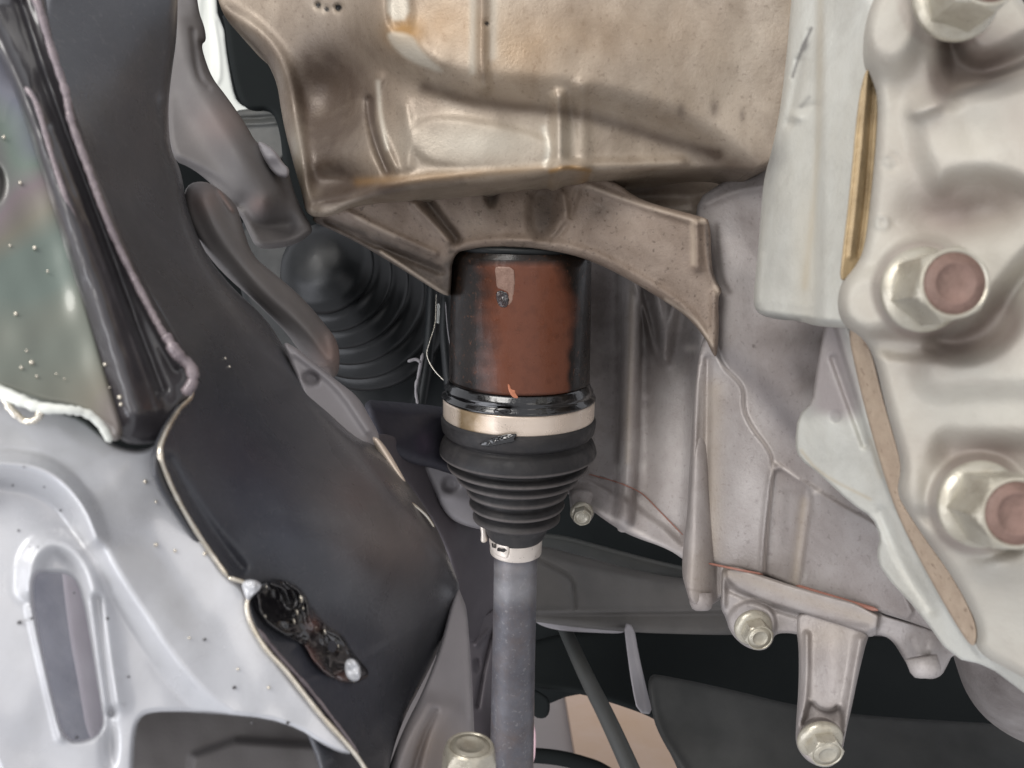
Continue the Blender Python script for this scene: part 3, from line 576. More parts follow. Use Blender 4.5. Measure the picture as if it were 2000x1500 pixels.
# ------------------------------------------------------------------ lower sump flange with leg
sump = thing('sump_flange', P(1600, 1240, .33), 'grey cast lower flange bolted under the gearbox with a long leg reaching down', 'flange')
relief('flange_body', sump, M['grey_cast'],
       [(1412, 1098), (1490, 1124), (1560, 1148), (1720, 1190), (1724, 1200), (1760, 1210), (1850, 1235), (1960, 1290), (1905, 1290), (1862, 1275), (1850, 1300), (1838, 1322), (1812, 1328), (1782, 1315), (1766, 1285), (1742, 1248), (1712, 1238), (1700, 1246), (1640, 1236), (1560, 1240), (1540, 1236), (1513, 1238), (1508, 1258), (1490, 1272), (1458, 1266), (1428, 1240), (1418, 1205), (1408, 1190), (1408, 1140)],
       [(1410, 1100, .375), (1480, 1240, .365), (1710, 1210, .325), (1850, 1280, .31), (1960, 1290, .29)],
       [pad([(1418, 1100), (1500, 1128), (1720, 1190), (1712, 1240), (1640, 1222), (1560, 1196), (1500, 1180), (1420, 1140)], 6, 5, 1),
        rib([(1422, 1150), (1500, 1185), (1600, 1215), (1690, 1228)], 8, -2.5, 'soft'), disc(1468, 1218, 47, 5, 8, 43), blob(1812, 1275, 34, 46, 11), rib([(1780, 1250), (1800, 1310)], 10, 2, 'soft'),
        rib([(1413, 1120), (1412, 1180)], 8, 4, 'soft')],
       step=2.6, edge=(6, 4), thick=18, wave=(.2, 60),
       attrs={'oil': [rib([(1440, 1155), (1560, 1195), (1690, 1238)], 6, .35, 'soft'), rib([(1716, 1195), (1712, 1240)], 3, .6, 'soft'), blob(1750, 1270, 20, 20, .5)], 'tan': [rib([(1420, 1115), (1560, 1165), (1700, 1210)], 18, .6, 'soft')], 'wear': [rib([(1436, 1180), (1470, 1165), (1505, 1180)], 3, .5, 'soft')]})
relief('support_leg', sump, M['grey_cast'],
       [(1560, 1190), (1640, 1205), (1700, 1232), (1690, 1262), (1676, 1320), (1664, 1380), (1652, 1430), (1645, 1470), (1630, 1496), (1605, 1500), (1575, 1486), (1556, 1460), (1556, 1420), (1562, 1340), (1562, 1262), (1555, 1225)],
       [(1560, 1200, .345), (1690, 1230, .33), (1560, 1460, .325), (1650, 1450, .318)],
       [rib([(1576, 1240), (1576, 1330), (1568, 1400)], (7, 8), 4, 'soft'), rib([(1680, 1250), (1660, 1360), (1650, 1430)], (12, 9), 4, 'soft'), blob(1625, 1300, 30, 90, 2.5), pad([(1582, 1366), (1600, 1385), (1625, 1390), (1640, 1375), (1650, 1420), (1640, 1470), (1565, 1450), (1568, 1400)], -6, 9), disc(1600, 1452, 46, 5, 8, 46)],
       step=2.4, edge=(6, 4.5), thick=17, wave=(.2, 60), attrs={'oil': [blob(1610, 1405, 30, 22, .6), rib([(1662, 1330), (1655, 1420)], 5, .3, 'soft')], 'tan': [blob(1620, 1240, 60, 30, .4)], 'wear': [rib([(1580, 1364), (1602, 1386), (1630, 1388), (1642, 1374)], 2.5, .7, 'soft')]})
hexbolt(sump, P(1470, 1224, .356), Vector((.04, -1, -.24)), .0092, .003, .0070, .0075, .25, endmat='bolt', label='pale flange bolt on the corner of the lower flange above the long leg')
hexbolt(sump, P(1600, 1442, .318), Vector((.02, -1, -.40)), .0098, .0032, .0076, .0060, .1, endmat='bolt', label='bolt at the foot of the long leg')
lathe('boss_tip', sump, M['grey_cast'], P(1806, 1304, .300), Vector((.2, -.35, -1)), [(-.004, .0060), (.001, .0058), (.003, .0048), (.0036, .003), (.0036, 0)], 40)
relief('bell_dome', sump, M['grey_cast'], [(1850, 1230), (1960, 1280), (2060, 1330), (2060, 1470), (1990, 1448), (1930, 1410), (1890, 1360), (1868, 1300)], [(1850, 1240, .36), (2040, 1350, .33), (1900, 1380, .37), (2040, 1460, .36)], [blob(1980, 1360, 60, 60, 8)],
       step=5, edge=(30, 18), thick=10, attrs={'oil': [blob(1960, 1360, 160, 160, .75)]})

# ------------------------------------------------------------------ pale mating flange plate
mate = thing('mating_flange', P(1650, 640, .27), 'pale machined flange plate running down the right side between casing and cover', 'flange')
relief('flange_block', mate, M['pale_cast'],
       [(1552, -60), (1545, 40), (1530, 190), (1512, 285), (1494, 345), (1488, 420), (1480, 520), (1472, 592), (1484, 614), (1520, 624), (1565, 626), (1600, 638), (1680, 642), (1750, 560), (1745, -60)],
       [(1550, 0, .288), (1690, 0, .242), (1480, 590, .285), (1650, 600, .243), (1600, 300, .260)],
       [pad([(1600, -80), (1602, 300), (1600, 640), (1760, 640), (1760, -80)], 3.5, 26, 0), rib([(1562, 120), (1552, 180), (1540, 240)], 12, -3, 'soft'), rib([(1580, 60), (1562, 100), (1545, 150)], 4, -1.6, 'soft'), blob(1556, 228, 14, 10, 2.5),
        rib([(1486, 500), (1480, 590)], 8, 1.5, 'soft'), rib([(1484, 606), (1560, 618), (1640, 626)], 10, 1.5, 'soft'), rib([(1590, 205), (1560, 215)], 8, -1.2, 'soft')],
       step=3, edge=(34, 9), thick=22, wave=(.3, 70), attrs={'oil': [rib([(1585, 55), (1562, 105), (1548, 150)], 3.5, .9, 'soft'), blob(1572, 92, 7, 13, .9, 25), blob(1520, 300, 26, 30, .4), rib([(1580, 190), (1565, 208)], 5, .6, 'soft'), rib([(1490, 618), (1560, 626)], 6, .6, 'soft'), blob(1505, 330, 16, 40, .5)],
                                                   'tan': [rib([(1602, 0), (1600, 300), (1572, 560)], 9, .4, 'soft'), blob(1575, 500, 26, 120, .35)], 'mark': [blob(1520, 480, 26, 110, .35)]})
relief('flange_rail', mate, M['pale_cast'],
       [(1618, 610), (1668, 615), (1698, 720), (1725, 850), (1760, 960), (1800, 1050), (1850, 1150), (1900, 1245), (1980, 1300), (2060, 1345), (2060, 1400), (1990, 1345), (1930, 1300), (1860, 1285), (1800, 1200), (1722, 1116), (1714, 1080), (1722, 1050), (1705, 1010), (1665, 985), (1600, 925), (1562, 896), (1554, 870), (1560, 812), (1588, 785), (1594, 740), (1602, 690), (1612, 640)],
       [(1640, 640, .262), (1750, 960, .258), (1900, 1250, .24), (2040, 1370, .22), (1570, 850, .285), (1720, 1090, .272)],
       [rib([(1645, 640), (1678, 750), (1712, 860), (1752, 965), (1800, 1070), (1868, 1200), (1920, 1270)], 13, 4.5, 'flat'), blob(1620, 850, 50, 40, 1), rib([(1628, 700), (1660, 790), (1690, 870)], 9, -2.5, 'soft'), disc(1632, 814, 12, -.6, 3),
        rib([(1720, 1000), (1760, 1100), (1820, 1190)], 13, -2, 'soft')],
       step=2.8, edge=(4, 1.5), thick=14, ch=1, wave=(.2, 70), attrs={'oil': [rib([(1622, 640), (1645, 700), (1668, 775)], 7, .6, 'soft'), disc(1632, 814, 12, .5, 4), blob(1580, 800, 20, 20, .5)], 'mauve': [pad([(1560, 600), (1640, 600), (1662, 690), (1685, 800), (1660, 820), (1560, 800)], 1, 40)], 'mark': [rib([(1690, 860), (1750, 990)], 7, .3, 'soft')], 'tan': [rib([(1565, 880), (1600, 925), (1700, 975)], 4, .7, 'soft'), rib([(1700, 860), (1720, 930)], 7, .4, 'soft')]})
relief('sealant_bead', mate, M['gasket'], [(1692, 130), (1706, 140), (1720, 185), (1718, 260), (1706, 400), (1694, 490), (1672, 530), (1640, 556), (1645, 500), (1660, 380), (1676, 200)], [(1700, 150, .216), (1650, 540, .220)],
       [rib([(1694, 140), (1688, 220), (1676, 360), (1660, 500)], 5, 2.0), rib([(1705, 170), (1692, 380), (1676, 500)], 6, -2.5, 'soft')], step=2.2, edge=(3, 1.5), thick=6, wave=(.12, 25))
relief('gasket_face', mate, M['tan'], [(1652, 628), (1690, 660), (1706, 700), (1722, 770), (1748, 860), (1763, 915), (1752, 962), (1772, 1000), (1815, 1062), (1850, 1110), (1880, 1160), (1910, 1225), (1904, 1272), (1870, 1225), (1800, 1100), (1750, 1000), (1712, 880), (1680, 760)], [(1660, 640, .246), (1760, 940, .243), (1900, 1260, .232)],
       [], step=2.8, edge=(3, 1), thick=5, wave=(.25, 22))

# ------------------------------------------------------------------ near cover with bolts (right)
cov = thing('end_cover', P(1900, 900, .2), 'pale cast cover with lobes and three large bolts at the right edge', 'cover')
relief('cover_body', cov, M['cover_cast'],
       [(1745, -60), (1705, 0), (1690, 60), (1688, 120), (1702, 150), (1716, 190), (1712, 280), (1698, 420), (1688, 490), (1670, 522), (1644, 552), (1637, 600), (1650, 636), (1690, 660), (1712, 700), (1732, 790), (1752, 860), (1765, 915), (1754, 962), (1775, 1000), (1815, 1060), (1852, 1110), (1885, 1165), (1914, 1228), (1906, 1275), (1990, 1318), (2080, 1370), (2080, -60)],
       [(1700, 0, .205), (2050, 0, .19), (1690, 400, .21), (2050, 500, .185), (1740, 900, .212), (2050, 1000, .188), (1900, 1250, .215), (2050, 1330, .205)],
       [pad([(1850, 30), (1900, 120), (1960, 110), (2080, 40), (2080, 130), (1960, 165), (1880, 180), (1850, 205), (1830, 120)], -17, 60),
        disc(1740, 40, 62, 8, 50, 95), 
        pad([(1778, 205), (1800, 184), (1860, 172), (1960, 140), (2080, 90), (2080, 400), (1930, 330), (1860, 345), (1830, 370), (1795, 300)], 6, 60),
        rib([(1790, 220), (1850, 195), (1960, 160), (2080, 110)], 16, 4, 'soft'), blob(1900, 260, 60, 40, -2),
        blob(1835, 430, 75, 46, -6), blob(1930, 410, 60, 44, -6),
        disc(1700, 590, 62, 5, 40, 58), disc(1805, 560, 92, 8, 26, 92),
        pad([(1800, 655), (1900, 640), (1960, 560), (2010, 500), (2080, 430), (2080, 520), (2010, 560), (1985, 640), (1930, 690), (1850, 700)], -12, 56),
        pad([(1790, 700), (1840, 680), (1920, 690), (1975, 640), (2000, 560), (2080, 500), (2080, 760), (1960, 760), (1850, 770), (1800, 760)], 5, 60),
        pad([(1690, 650), (1790, 660), (1850, 690), (1800, 705), (1700, 690)], -4, 24),
        pad([(1840, 850), (1900, 860), (2080, 860), (2080, 1000), (1960, 930), (1850, 920), (1830, 890)], -6, 60),
        disc(1912, 985, 92, 9, 26, 92), pad([(1760, 1000), (1850, 1040), (1960, 1080), (2000, 1075), (2000, 1050), (1850, 1000)], -4, 30), blob(1950, 1105, 50, 26, 7), blob(1785, 960, 30, 60, 4),
        disc(1735, 320, 13, -.7, 4, 13), disc(1735, 320, 7, .7, 3, 7), rib([(1745, 300), (1760, 318), (1745, 332)], 3, -.7, 'flat'), disc(1722, 435, 15, .9, 5, 14), disc(1722, 435, 9, -.9, 4), rib([(1740, 430), (1752, 440)], 4, -.5, 'soft')],
       step=4, edge=(22, 7), thick=16, wave=(.5, 90), blur=2,
       attrs={'brown': [disc(1797, 565, 96, .5, 14), disc(1908, 985, 98, .5, 14), disc(1850, 0, 98, .45, 14), blob(1910, 125, 120, 56, 1.1, -20), blob(1840, 175, 26, 60, .5, 10), blob(1850, 410, 95, 62, 1.0), blob(1985, 390, 60, 50, .5), blob(1880, 670, 105, 42, 1.1, -18), blob(1960, 620, 44, 66, .9), blob(1930, 885, 120, 36, 1.1), blob(1850, 1060, 90, 24, .35), blob(1740, 655, 60, 16, .55), blob(1990, 240, 40, 60, .4)],  # discs paint contact shade round the bolts; blobs mix dirt and recess shade
              'mark': [disc(1735, 320, 14, .35, 4), disc(1722, 435, 16, .35, 5)]})
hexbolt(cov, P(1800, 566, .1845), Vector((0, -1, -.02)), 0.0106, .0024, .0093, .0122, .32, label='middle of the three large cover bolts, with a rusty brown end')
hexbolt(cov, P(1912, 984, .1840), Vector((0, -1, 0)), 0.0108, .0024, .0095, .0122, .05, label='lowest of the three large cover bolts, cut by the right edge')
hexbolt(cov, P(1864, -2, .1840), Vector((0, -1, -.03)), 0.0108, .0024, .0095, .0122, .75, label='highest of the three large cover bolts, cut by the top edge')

# ------------------------------------------------------------------ left: pressed subframe
sub = thing('subframe', P(400, 1200, .22), 'large pressed black and silver painted subframe filling the left side', 'subframe')
flank_f = tps([(100, 0, .27), (340, 0, .31), (200, 400, .245), (360, 400, .32), (380, 740, .225), (600, 780, .31), (460, 1100, .222), (700, 1000, .27), (890, 1140, .34), (620, 1400, .222), (750, 1500, .25), (820, 1340, .31), (560, 1000, .235)])
silver_f = tps([(0, 780, .187), (0, 1500, .168), (300, 900, .203), (480, 1200, .208), (690, 1470, .215), (280, 1400, .185), (200, 1100, .186)])
relief('rear_flank', sub, M['flank'],
       [(60, -60), (345, -60), (345, 60), (332, 150), (326, 210), (330, 290), (352, 330), (362, 400), (395, 490), (450, 560), (520, 622), (560, 690), (615, 775), (690, 855), (738, 870), (790, 935), (850, 1020), (888, 1120), (900, 1150), (885, 1190), (862, 1260), (822, 1340), (790, 1400), (765, 1470), (750, 1560), (640, 1560), (600, 1420), (470, 1240), (440, 1140), (300, 960), (290, 880), (360, 760), (360, 700), (200, 430), (120, 200)],
       flank_f,
       [blob(740, 1080, 110, 110, 10), rib([(860, 1180), (800, 1320), (720, 1440)], 40, -6, 'soft'), rib([(330, 200), (345, 340), (400, 520), (560, 720), (720, 900), (860, 1080)], 22, 4, 'soft'), blob(560, 1010, 90, 160, -5, -20),
        rib([(330, 900), (400, 1020), (470, 1110)], 14, -3, 'soft'), rib([(480, 1220), (560, 1340), (650, 1440)], 18, -3.5, 'soft'), blob(560, 1190, 50, 60, -3, -30), rib([(600, 1330), (720, 1290), (820, 1220)], 14, 1.2, 'soft'),
        disc(600, 590, 6, -2, 4)],
       step=3.8, edge=(16, 7), thick=14, wave=(.5, 120), blur=2,
       attrs={'dust': [blob(690, 900, 110, 70, .6, 45), blob(500, 640, 60, 160, .35, -35), blob(700, 1010, 140, 50, .5, 35), blob(250, 200, 60, 180, .2, -12), blob(780, 1200, 70, 80, .35)], 'warm': [blob(770, 1060, 90, 80, .55), blob(690, 960, 60, 60, .2), rib([(500, 1240), (600, 1360)], 12, .5, 'soft'), blob(660, 700, 30, 60, .3)], 'blue': [blob(500, 960, 110, 180, .7, -25), blob(640, 1330, 120, 120, .6)]})  # grey and warm patches paint reflections into the flank colour
relief('rolled_rail', sub, M['rail'],
       [(-60, -60), (80, -60), (96, 60), (128, 170), (160, 260), (215, 400), (270, 530), (330, 640), (378, 712), (380, 770), (352, 800), (326, 852), (290, 872), (228, 866), (205, 800), (170, 640), (110, 440), (50, 240), (0, 110), (-60, 60)],
       [(0, 0, .205), (120, 160, .21), (60, 250, .20), (230, 800, .195), (370, 720, .212), (260, 520, .21)],
       [rib([(-20, 20), (70, 220), (150, 450), (220, 650), (265, 800)], (36, 44), 7, 'soft'), rib([(75, -30), (110, 120), (160, 290), (230, 460), (300, 620), (350, 710)], 12, 4, 'soft'), rib([(40, 0), (100, 190), (180, 400), (260, 620), (315, 760)], 14, -2.5, 'soft'),
        rib([(105, 250), (170, 420), (230, 570), (285, 720), (310, 800)], 9, 1.2, 'soft')],
       step=3.4, edge=(16, 6), thick=10, wave=(.35, 60), blur=1)
relief('side_panel', sub, M['film'],
       [(-60, 40), (10, 90), (52, 175), (90, 300), (130, 430), (175, 590), (215, 740), (250, 850), (216, 868), (190, 832), (150, 800), (80, 792), (40, 775), (0, 764), (-60, 755)],
       [(0, 100, .20), (60, 250, .203), (0, 700, .182), (200, 760, .192)],
       [disc(-8, 360, 16, -4, 6, 34), rib([(40, 180), (110, 420), (180, 640), (235, 830)], 40, 1, 'soft'), rib([(-20, 770), (60, 800), (150, 818), (205, 850)], 18, -3, 'soft')], step=4, edge=(14, 5), thick=6, wave=(.5, 110))
relief('lower_panel', sub, M['silver'],
       [(-60, 750), (0, 770), (60, 790), (150, 806), (200, 846), (226, 872), (290, 880), (318, 845), (318, 890), (345, 965), (395, 1050), (440, 1122), (482, 1150), (492, 1210), (530, 1275), (580, 1340), (640, 1412), (700, 1476), (650, 1470), (560, 1408), (400, 1392), (300, 1390), (272, 1402), (262, 1440), (258, 1560), (-60, 1560)],
       silver_f,
       [pad([(-80, 925), (40, 935), (105, 960), (150, 1010), (178, 1060), (215, 1130), (262, 1200), (320, 1290), (390, 1372), (460, 1420), (300, 1600), (-80, 1600)], -9, 52),
        rib([(-40, 905), (50, 905), (115, 930), (165, 990), (185, 1050)], 20, 5.0, 'soft'), blob(330, 1100, 60, 160, -2.5, -35),
        rib([(60, 1150), (62, 1090), (100, 1055), (150, 1075), (182, 1130), (200, 1240), (222, 1370)], 24, 4.5, 'soft'), pad([(62, 1125), (100, 1122), (140, 1125), (160, 1170), (176, 1260), (190, 1350), (198, 1420), (170, 1440), (128, 1438), (95, 1320), (72, 1200)], -2, 14, 1),
        rib([(190, 1170), (204, 1290), (218, 1390)], 12, -4.0, 'soft'), rib([(60, 1190), (90, 1320), (118, 1440)], 9, 2.5, 'soft'), blob(215, 1450, 14, 50, -3)],
       step=2.4, edge=(10, 4), thick=5, wave=(.35, 120), blur=3,
       holes=[[(60, 1120), (100, 1118), (146, 1124), (164, 1180), (180, 1270), (194, 1360), (204, 1424), (172, 1446), (124, 1444), (98, 1340), (72, 1220)]])
relief('slot_back', sub, M['slotback'], [(30, 1090), (180, 1090), (230, 1480), (80, 1480)], [(60, 1100, .219), (180, 1460, .214)], [], step=5, edge=(4, 1), thick=3)  # dark plate colours in the shaded half of the slot
relief('slot_flange', sub, M['slotlight'], [(112, 1030), (160, 1030), (200, 1200), (230, 1440), (220, 1470), (172, 1450), (155, 1345), (132, 1225)], [(120, 1120, .209), (200, 1440, .203)], [], step=3, edge=(8, 4), thick=3)  # paler strip colours in the lit half of the slot
relief('inner_plate', sub, M['strut'], [(240, 1370), (420, 1375), (600, 1400), (760, 1500), (760, 1580), (230, 1580)], [(300, 1400, .245), (650, 1450, .25), (300, 1560, .235)], [pad([(380, 1440), (700, 1460), (760, 1580), (360, 1580)], 4, 16, 1)], step=4, edge=(10, 3), thick=4)
pxtube('flange_edge', sub, M['edge'], [(x, y, skin(x, y, (flank_f, silver_f), .0015)) for x, y in [(378, 722), (374, 772), (350, 800), (322, 848), (313, 888), (330, 940), (362, 1002), (405, 1070), (446, 1128)]], .0007, seg=12, jit=.1)
pxtube('flange_edge', sub, M['edge'], [(x, y, skin(x, y, (flank_f, silver_f), .0015)) for x, y in [(446, 1128), (482, 1140), (488, 1156), (482, 1185), (492, 1222), (520, 1268), (560, 1312), (620, 1388), (680, 1456), (712, 1500), (740, 1560)]], .0007, seg=12, jit=.1)
pxtube('weld_bead', sub, M['seam'], [(62, -20, .1930), (78, 20, .1930), (100, 95, .1950), (128, 180, .1970), (140, 240, .1980), (172, 330, .2000), (205, 420, .2020), (240, 500, .2040), (280, 580, .2050), (318, 650, .2060), (350, 700, .2060), (374, 722, .2060)], .0010, seg=12, jit=.16, n=9)
pxtube('weld_bead', sub, M['seam'], [(322, 652, .2010), (332, 668, .2010), (345, 690, .2010), (372, 716, .2030), (376, 745, .2030), (360, 772, .2020)], .0015, seg=12, jit=.22, n=5)
pxtube('seam_bead', sub, M['seam'], [(50, 170, .1920), (72, 205, .1920), (100, 300, .1940), (130, 390, .1950), (165, 480, .1970), (200, 570, .1980), (240, 680, .1980), (285, 790, .1970)], .0007, seg=10, jit=.14, n=8)
pxtube('panel_lip', sub, M['white'], [(-40, 752, .1770), (5, 768, .1780), (40, 782, .1780), (80, 796, .1790), (130, 800, .1810), (170, 808, .1840), (198, 832, .1860), (216, 864, .1880)], (.0017, .0008), seg=14, jit=.15)  # white colour stands in for the gloss highlight on the lip
pxtube('panel_lip', sub, M['edge'], [(5, 772, .1780), (22, 800, .1780), (50, 822, .1790), (72, 818, .1790), (80, 800, .1790)], .0008, seg=12, jit=.2)
relief('weld_patch', sub, M['weldpatch'], [(492, 1160), (508, 1136), (545, 1128), (590, 1146), (612, 1190), (640, 1222), (672, 1238), (690, 1276), (716, 1300), (724, 1322), (690, 1338), (650, 1330), (612, 1300), (596, 1262), (560, 1246), (520, 1222), (497, 1190)],
       lambda X, Y: flank_f(X, Y) - .0035, [blob(548, 1180, 34, 40, -6, -28), blob(560, 1215, 16, 10, 3), rib([(530, 1140), (556, 1150), (566, 1180)], 6, 2.5, 'soft'), rib([(560, 1136), (600, 1165), (604, 1210)], 6, 2.6, 'soft'), rib([(505, 1160), (512, 1205), (555, 1240), (575, 1236)], 6, 1.6, 'soft'), blob(645, 1262, 22, 26, -4, -22), blob(592, 1248, 14, 10, -3), blob(632, 1250, 6, 10, 2),
        blob(612, 1215, 14, 12, 2.6), rib([(640, 1232), (668, 1244), (690, 1290)], 5, 1.5, 'soft'), rib([(598, 1262), (612, 1290), (650, 1322)], 8, 2, 'soft'), blob(672, 1312, 18, 12, 2.5), rib([(575, 1200), (590, 1178), (585, 1160)], 4, 2, 'soft')],
       step=2, edge=(16, 3.5), thick=3, wave=(.7, 26), attrs={'rust': [blob(612, 1218, 13, 15, .8), blob(608, 1290, 16, 24, .5), blob(672, 1322, 16, 10, .8), rib([(600, 1262), (640, 1320)], 7, .4, 'soft')]})
pxtube('weld_run', sub, M['seam'], [(x, y, skin(x, y, (flank_f,), .0012)) for x, y in [(500, 1226), (540, 1275), (590, 1330), (640, 1392), (700, 1470)]], .0007, seg=10, jit=.2)
for gx, gy, gr in ((588, 1170, 5), (580, 1196, 4), (592, 1188, 3), (520, 1146, 3), (574, 1214, 4), (518, 1204, 3), (634, 1234, 4), (660, 1262, 3), (698, 1318, 4), (690, 1330, 3)):  # small polished lumps added to paint in glints
    o_ = relief('weld_glint', sub, M['edge'], [(gx - gr, gy - gr * 2), (gx + gr, gy - gr), (gx + gr * .6, gy + gr * 2), (gx - gr * .8, gy + gr)], [(gx, gy, skin(gx, gy, (flank_f,), .0055))], [blob(gx, gy, gr, gr, .6)], step=1.2, edge=(2, .6), thick=1.5, wave=(.1, 6))
relief('spatter_lump', sub, M['silver'], [(672, 1290), (690, 1284), (704, 1300), (706, 1326), (690, 1334), (674, 1322)], [(690, 1310, .222)], [blob(684, 1298, 8, 8, 2), blob(696, 1316, 6, 8, 2)], step=2, edge=(5, 2), thick=3, wave=(.5, 12))
relief('spatter_lump', sub, M['silver'], [(470, 1136), (492, 1130), (512, 1140), (508, 1152), (494, 1164), (484, 1176), (476, 1160)], [(490, 1150, .204)], [blob(494, 1146, 8, 6, 2)], step=2, edge=(5, 1.5), thick=3, wave=(.5, 11))
# drops and grit on the painted panels
me = bpy.data.meshes.new('drop'); bm = bmesh.new(); bmesh.ops.create_icosphere(bm, subdivisions=2, radius=1)
bm.to_mesh(me); bm.free(); me.polygons.foreach_set('use_smooth', [True] * len(me.polygons)); me.materials.append(M['edge'])
me2 = me.copy(); me2.materials.clear(); me2.materials.append(M['rail'])
drops = [(40, 357, 5), (68, 484, 6), (31, 613, 6), (52, 685, 4), (62, 708, 7), (42, 718, 5), (72, 735, 4), (205, 712, 6), (214, 757, 4), (234, 776, 7), (236, 790, 6), (8, 268, 5), (20, 480, 4), (93, 530, 4), (300, 900, 3), (284, 941, 6), (320, 968, 4), (305, 980, 4), (305, 1064, 6), (342, 1076, 5), (400, 1082, 6), (392, 1060, 3), (440, 700, 4), (448, 716, 4), (370, 1246, 4), (525, 1343, 5), (465, 1307, 4), (110, 730, 3), (126, 740, 3)]
sd_ = tps([(0, 100, .192), (60, 250, .198), (0, 700, .180), (200, 760, .187), (300, 960, .198), (400, 1080, .2005), (470, 1300, .203), (370, 1246, .196)])
for x, y, r in drops:
    d = SURF['side_panel' if x < 250 and y < 770 and x < 60 + y * .19 else 'rolled_rail' if x < 260 and y < 830 else 'lower_panel' if y > 850 else 'rear_flank'](x, y) - .0004
    o = bpy.data.objects.new('drop', me); C.objects.link(o); o.parent = sub; o.location = P(x, y, d) - Vector(sub.location); s = r / FPX * d * .6; o.scale = (s, s, s * 1.2)
grit = [(47, 912, 4), (25, 948, 4), (118, 997, 4), (36, 1036, 4), (58, 1068, 3), (74, 1068, 3), (38, 1216, 8), (62, 1208, 6), (400, 1249, 6), (458, 1343, 7), (492, 1412, 5), (562, 1412, 7), (210, 1208, 6), (252, 1322, 4), (145, 1158, 4), (87, 951, 4), (150, 1440, 6)]
gd = tps([(0, 780, .184), (0, 1500, .166), (300, 900, .20), (480, 1400, .205), (200, 1100, .186), (60, 1210, .180)])
for x, y, r in grit:
    d = SURF['lower_panel'](x, y) - .0003
    o = bpy.data.objects.new('grit', me2); C.objects.link(o); o.parent = sub; o.location = P(x, y, d) - Vector(sub.location); s = r / FPX * d * .55; o.scale = (s, s, s * .8)

# ------------------------------------------------------------------ left: arms and brackets behind the subframe
arm = thing('control_arm', P(520, 480, .36), 'grey painted suspension arm with a blunt end behind the dark subframe at upper left', 'suspension arm')
relief('arm_body', arm, M['strut'],
       [(340, -60), (378, -60), (386, 20), (398, 50), (402, 78), (392, 84), (396, 105), (412, 150), (440, 185), (478, 240), (500, 280), (520, 284), (548, 310), (562, 330), (575, 380), (592, 415), (612, 448), (600, 462), (575, 478), (530, 486), (500, 484), (488, 460), (470, 420), (440, 385), (380, 330), (330, 310), (320, 200)],
       [(350, 0, .42), (400, 150, .40), (340, 300, .37), (500, 300, .385), (600, 450, .40), (500, 480, .385)],
       [rib([(350, 40), (370, 140), (430, 240), (520, 380)], 44, 12, 'soft'), rib([(480, 400), (500, 440), (560, 440)], 24, -7, 'soft'), rib([(500, 478), (560, 474), (606, 450)], 12, 4, 'soft'), rib([(530, 320), (565, 380)], 12, -4, 'soft'), blob(510, 405, 22, 24, 6), rib([(350, 320), (420, 350), (465, 400)], 12, -5, 'soft'), rib([(376, 60), (386, 150), (408, 170)], 6, -3, 'soft')],
       step=3.6, edge=(16, 8), thick=16, attrs={'warm': [blob(430, 240, 50, 40, .35), blob(505, 400, 18, 20, .6)], 'dark': [blob(520, 430, 40, 24, .5), blob(555, 350, 12, 30, .6), blob(380, 110, 20, 40, .5)]})
bump = relief('ball_joint_cap', arm, M['bracket'], [(500, 276), (515, 278), (540, 296), (552, 318), (566, 330), (562, 348), (540, 345), (520, 320)], [(530, 310, .379)], [blob(530, 305, 20, 14, 3)], step=3, edge=(6, 3), thick=6)
lk = thing('link_arm', P(640, 720, .34), 'slim curved grey link running down to the centre beside the subframe', 'link arm')
relief('link_body', lk, M['strut'],
       [(362, 360), (400, 352), (430, 370), (462, 400), (472, 440), (492, 500), (530, 530), (590, 580), (640, 640), (658, 665), (664, 700), (658, 740), (630, 735), (610, 712), (580, 680), (560, 650), (500, 590), (430, 530), (385, 470), (358, 410)],
       [(370, 380, .335), (460, 420, .34), (500, 540, .335), (640, 680, .35), (400, 480, .33)],
       [rib([(400, 390), (430, 460), (500, 550), (600, 640), (640, 700)], (30, 22), 8, 'soft'), rib([(428, 375), (452, 410)], 5, 3, 'soft'), rib([(645, 660), (655, 700), (645, 722)], 10, 2.5, 'soft'), rib([(612, 716), (640, 716)], 5, 2, 'soft')],
       step=3.2, edge=(14, 7), thick=12, attrs={'warm': [blob(645, 690, 30, 40, .7), blob(400, 390, 30, 30, .4), rib([(428, 372), (454, 412)], 5, .6, 'soft')], 'dark': [blob(460, 500, 30, 40, .3)]})
lb = thing('lower_bracket', P(680, 860, .33), 'pale blurred bracket with a round hole between the link and the drive shaft boot', 'bracket')
relief('bracket_plate', lb, M['bracket'],
       [(550, 664), (580, 680), (620, 712), (660, 745), (700, 775), (722, 815), (742, 850), (738, 880), (716, 895), (700, 870), (660, 850), (612, 808), (592, 780), (582, 740), (565, 705)],
       [(560, 680, .31), (740, 870, .325), (620, 800, .31)], [disc(607, 740, 16, -5, 7, 12, 25), rib([(580, 690), (660, 750), (720, 840)], 12, 3, 'soft')], step=3, edge=(10, 4), thick=5)
relief('bracket_edge', lb, M['band'], [(722, 850), (745, 858), (788, 930), (796, 950), (778, 944), (745, 895)], [(730, 860, .318), (790, 945, .32)], [rib([(735, 860), (785, 938)], 7, 2.5)], step=2.4, edge=(4, 1), thick=3, wave=(.1, 20))
pxtube('bracket_rim', lb, M['edge'], [(800, 980, .31), (830, 1005, .315), (848, 1030, .32)], .0007, seg=8)
relief('joint_plate', lb, M['bracket'], [(818, 898), (880, 900), (960, 930), (965, 1040), (900, 1026), (868, 1004), (844, 950)], [(850, 900, .47), (930, 1000, .485)], [disc(880, 945, 15, -5, 10, 15), blob(880, 975, 40, 16, 4)], step=3, edge=(12, 6), thick=8)
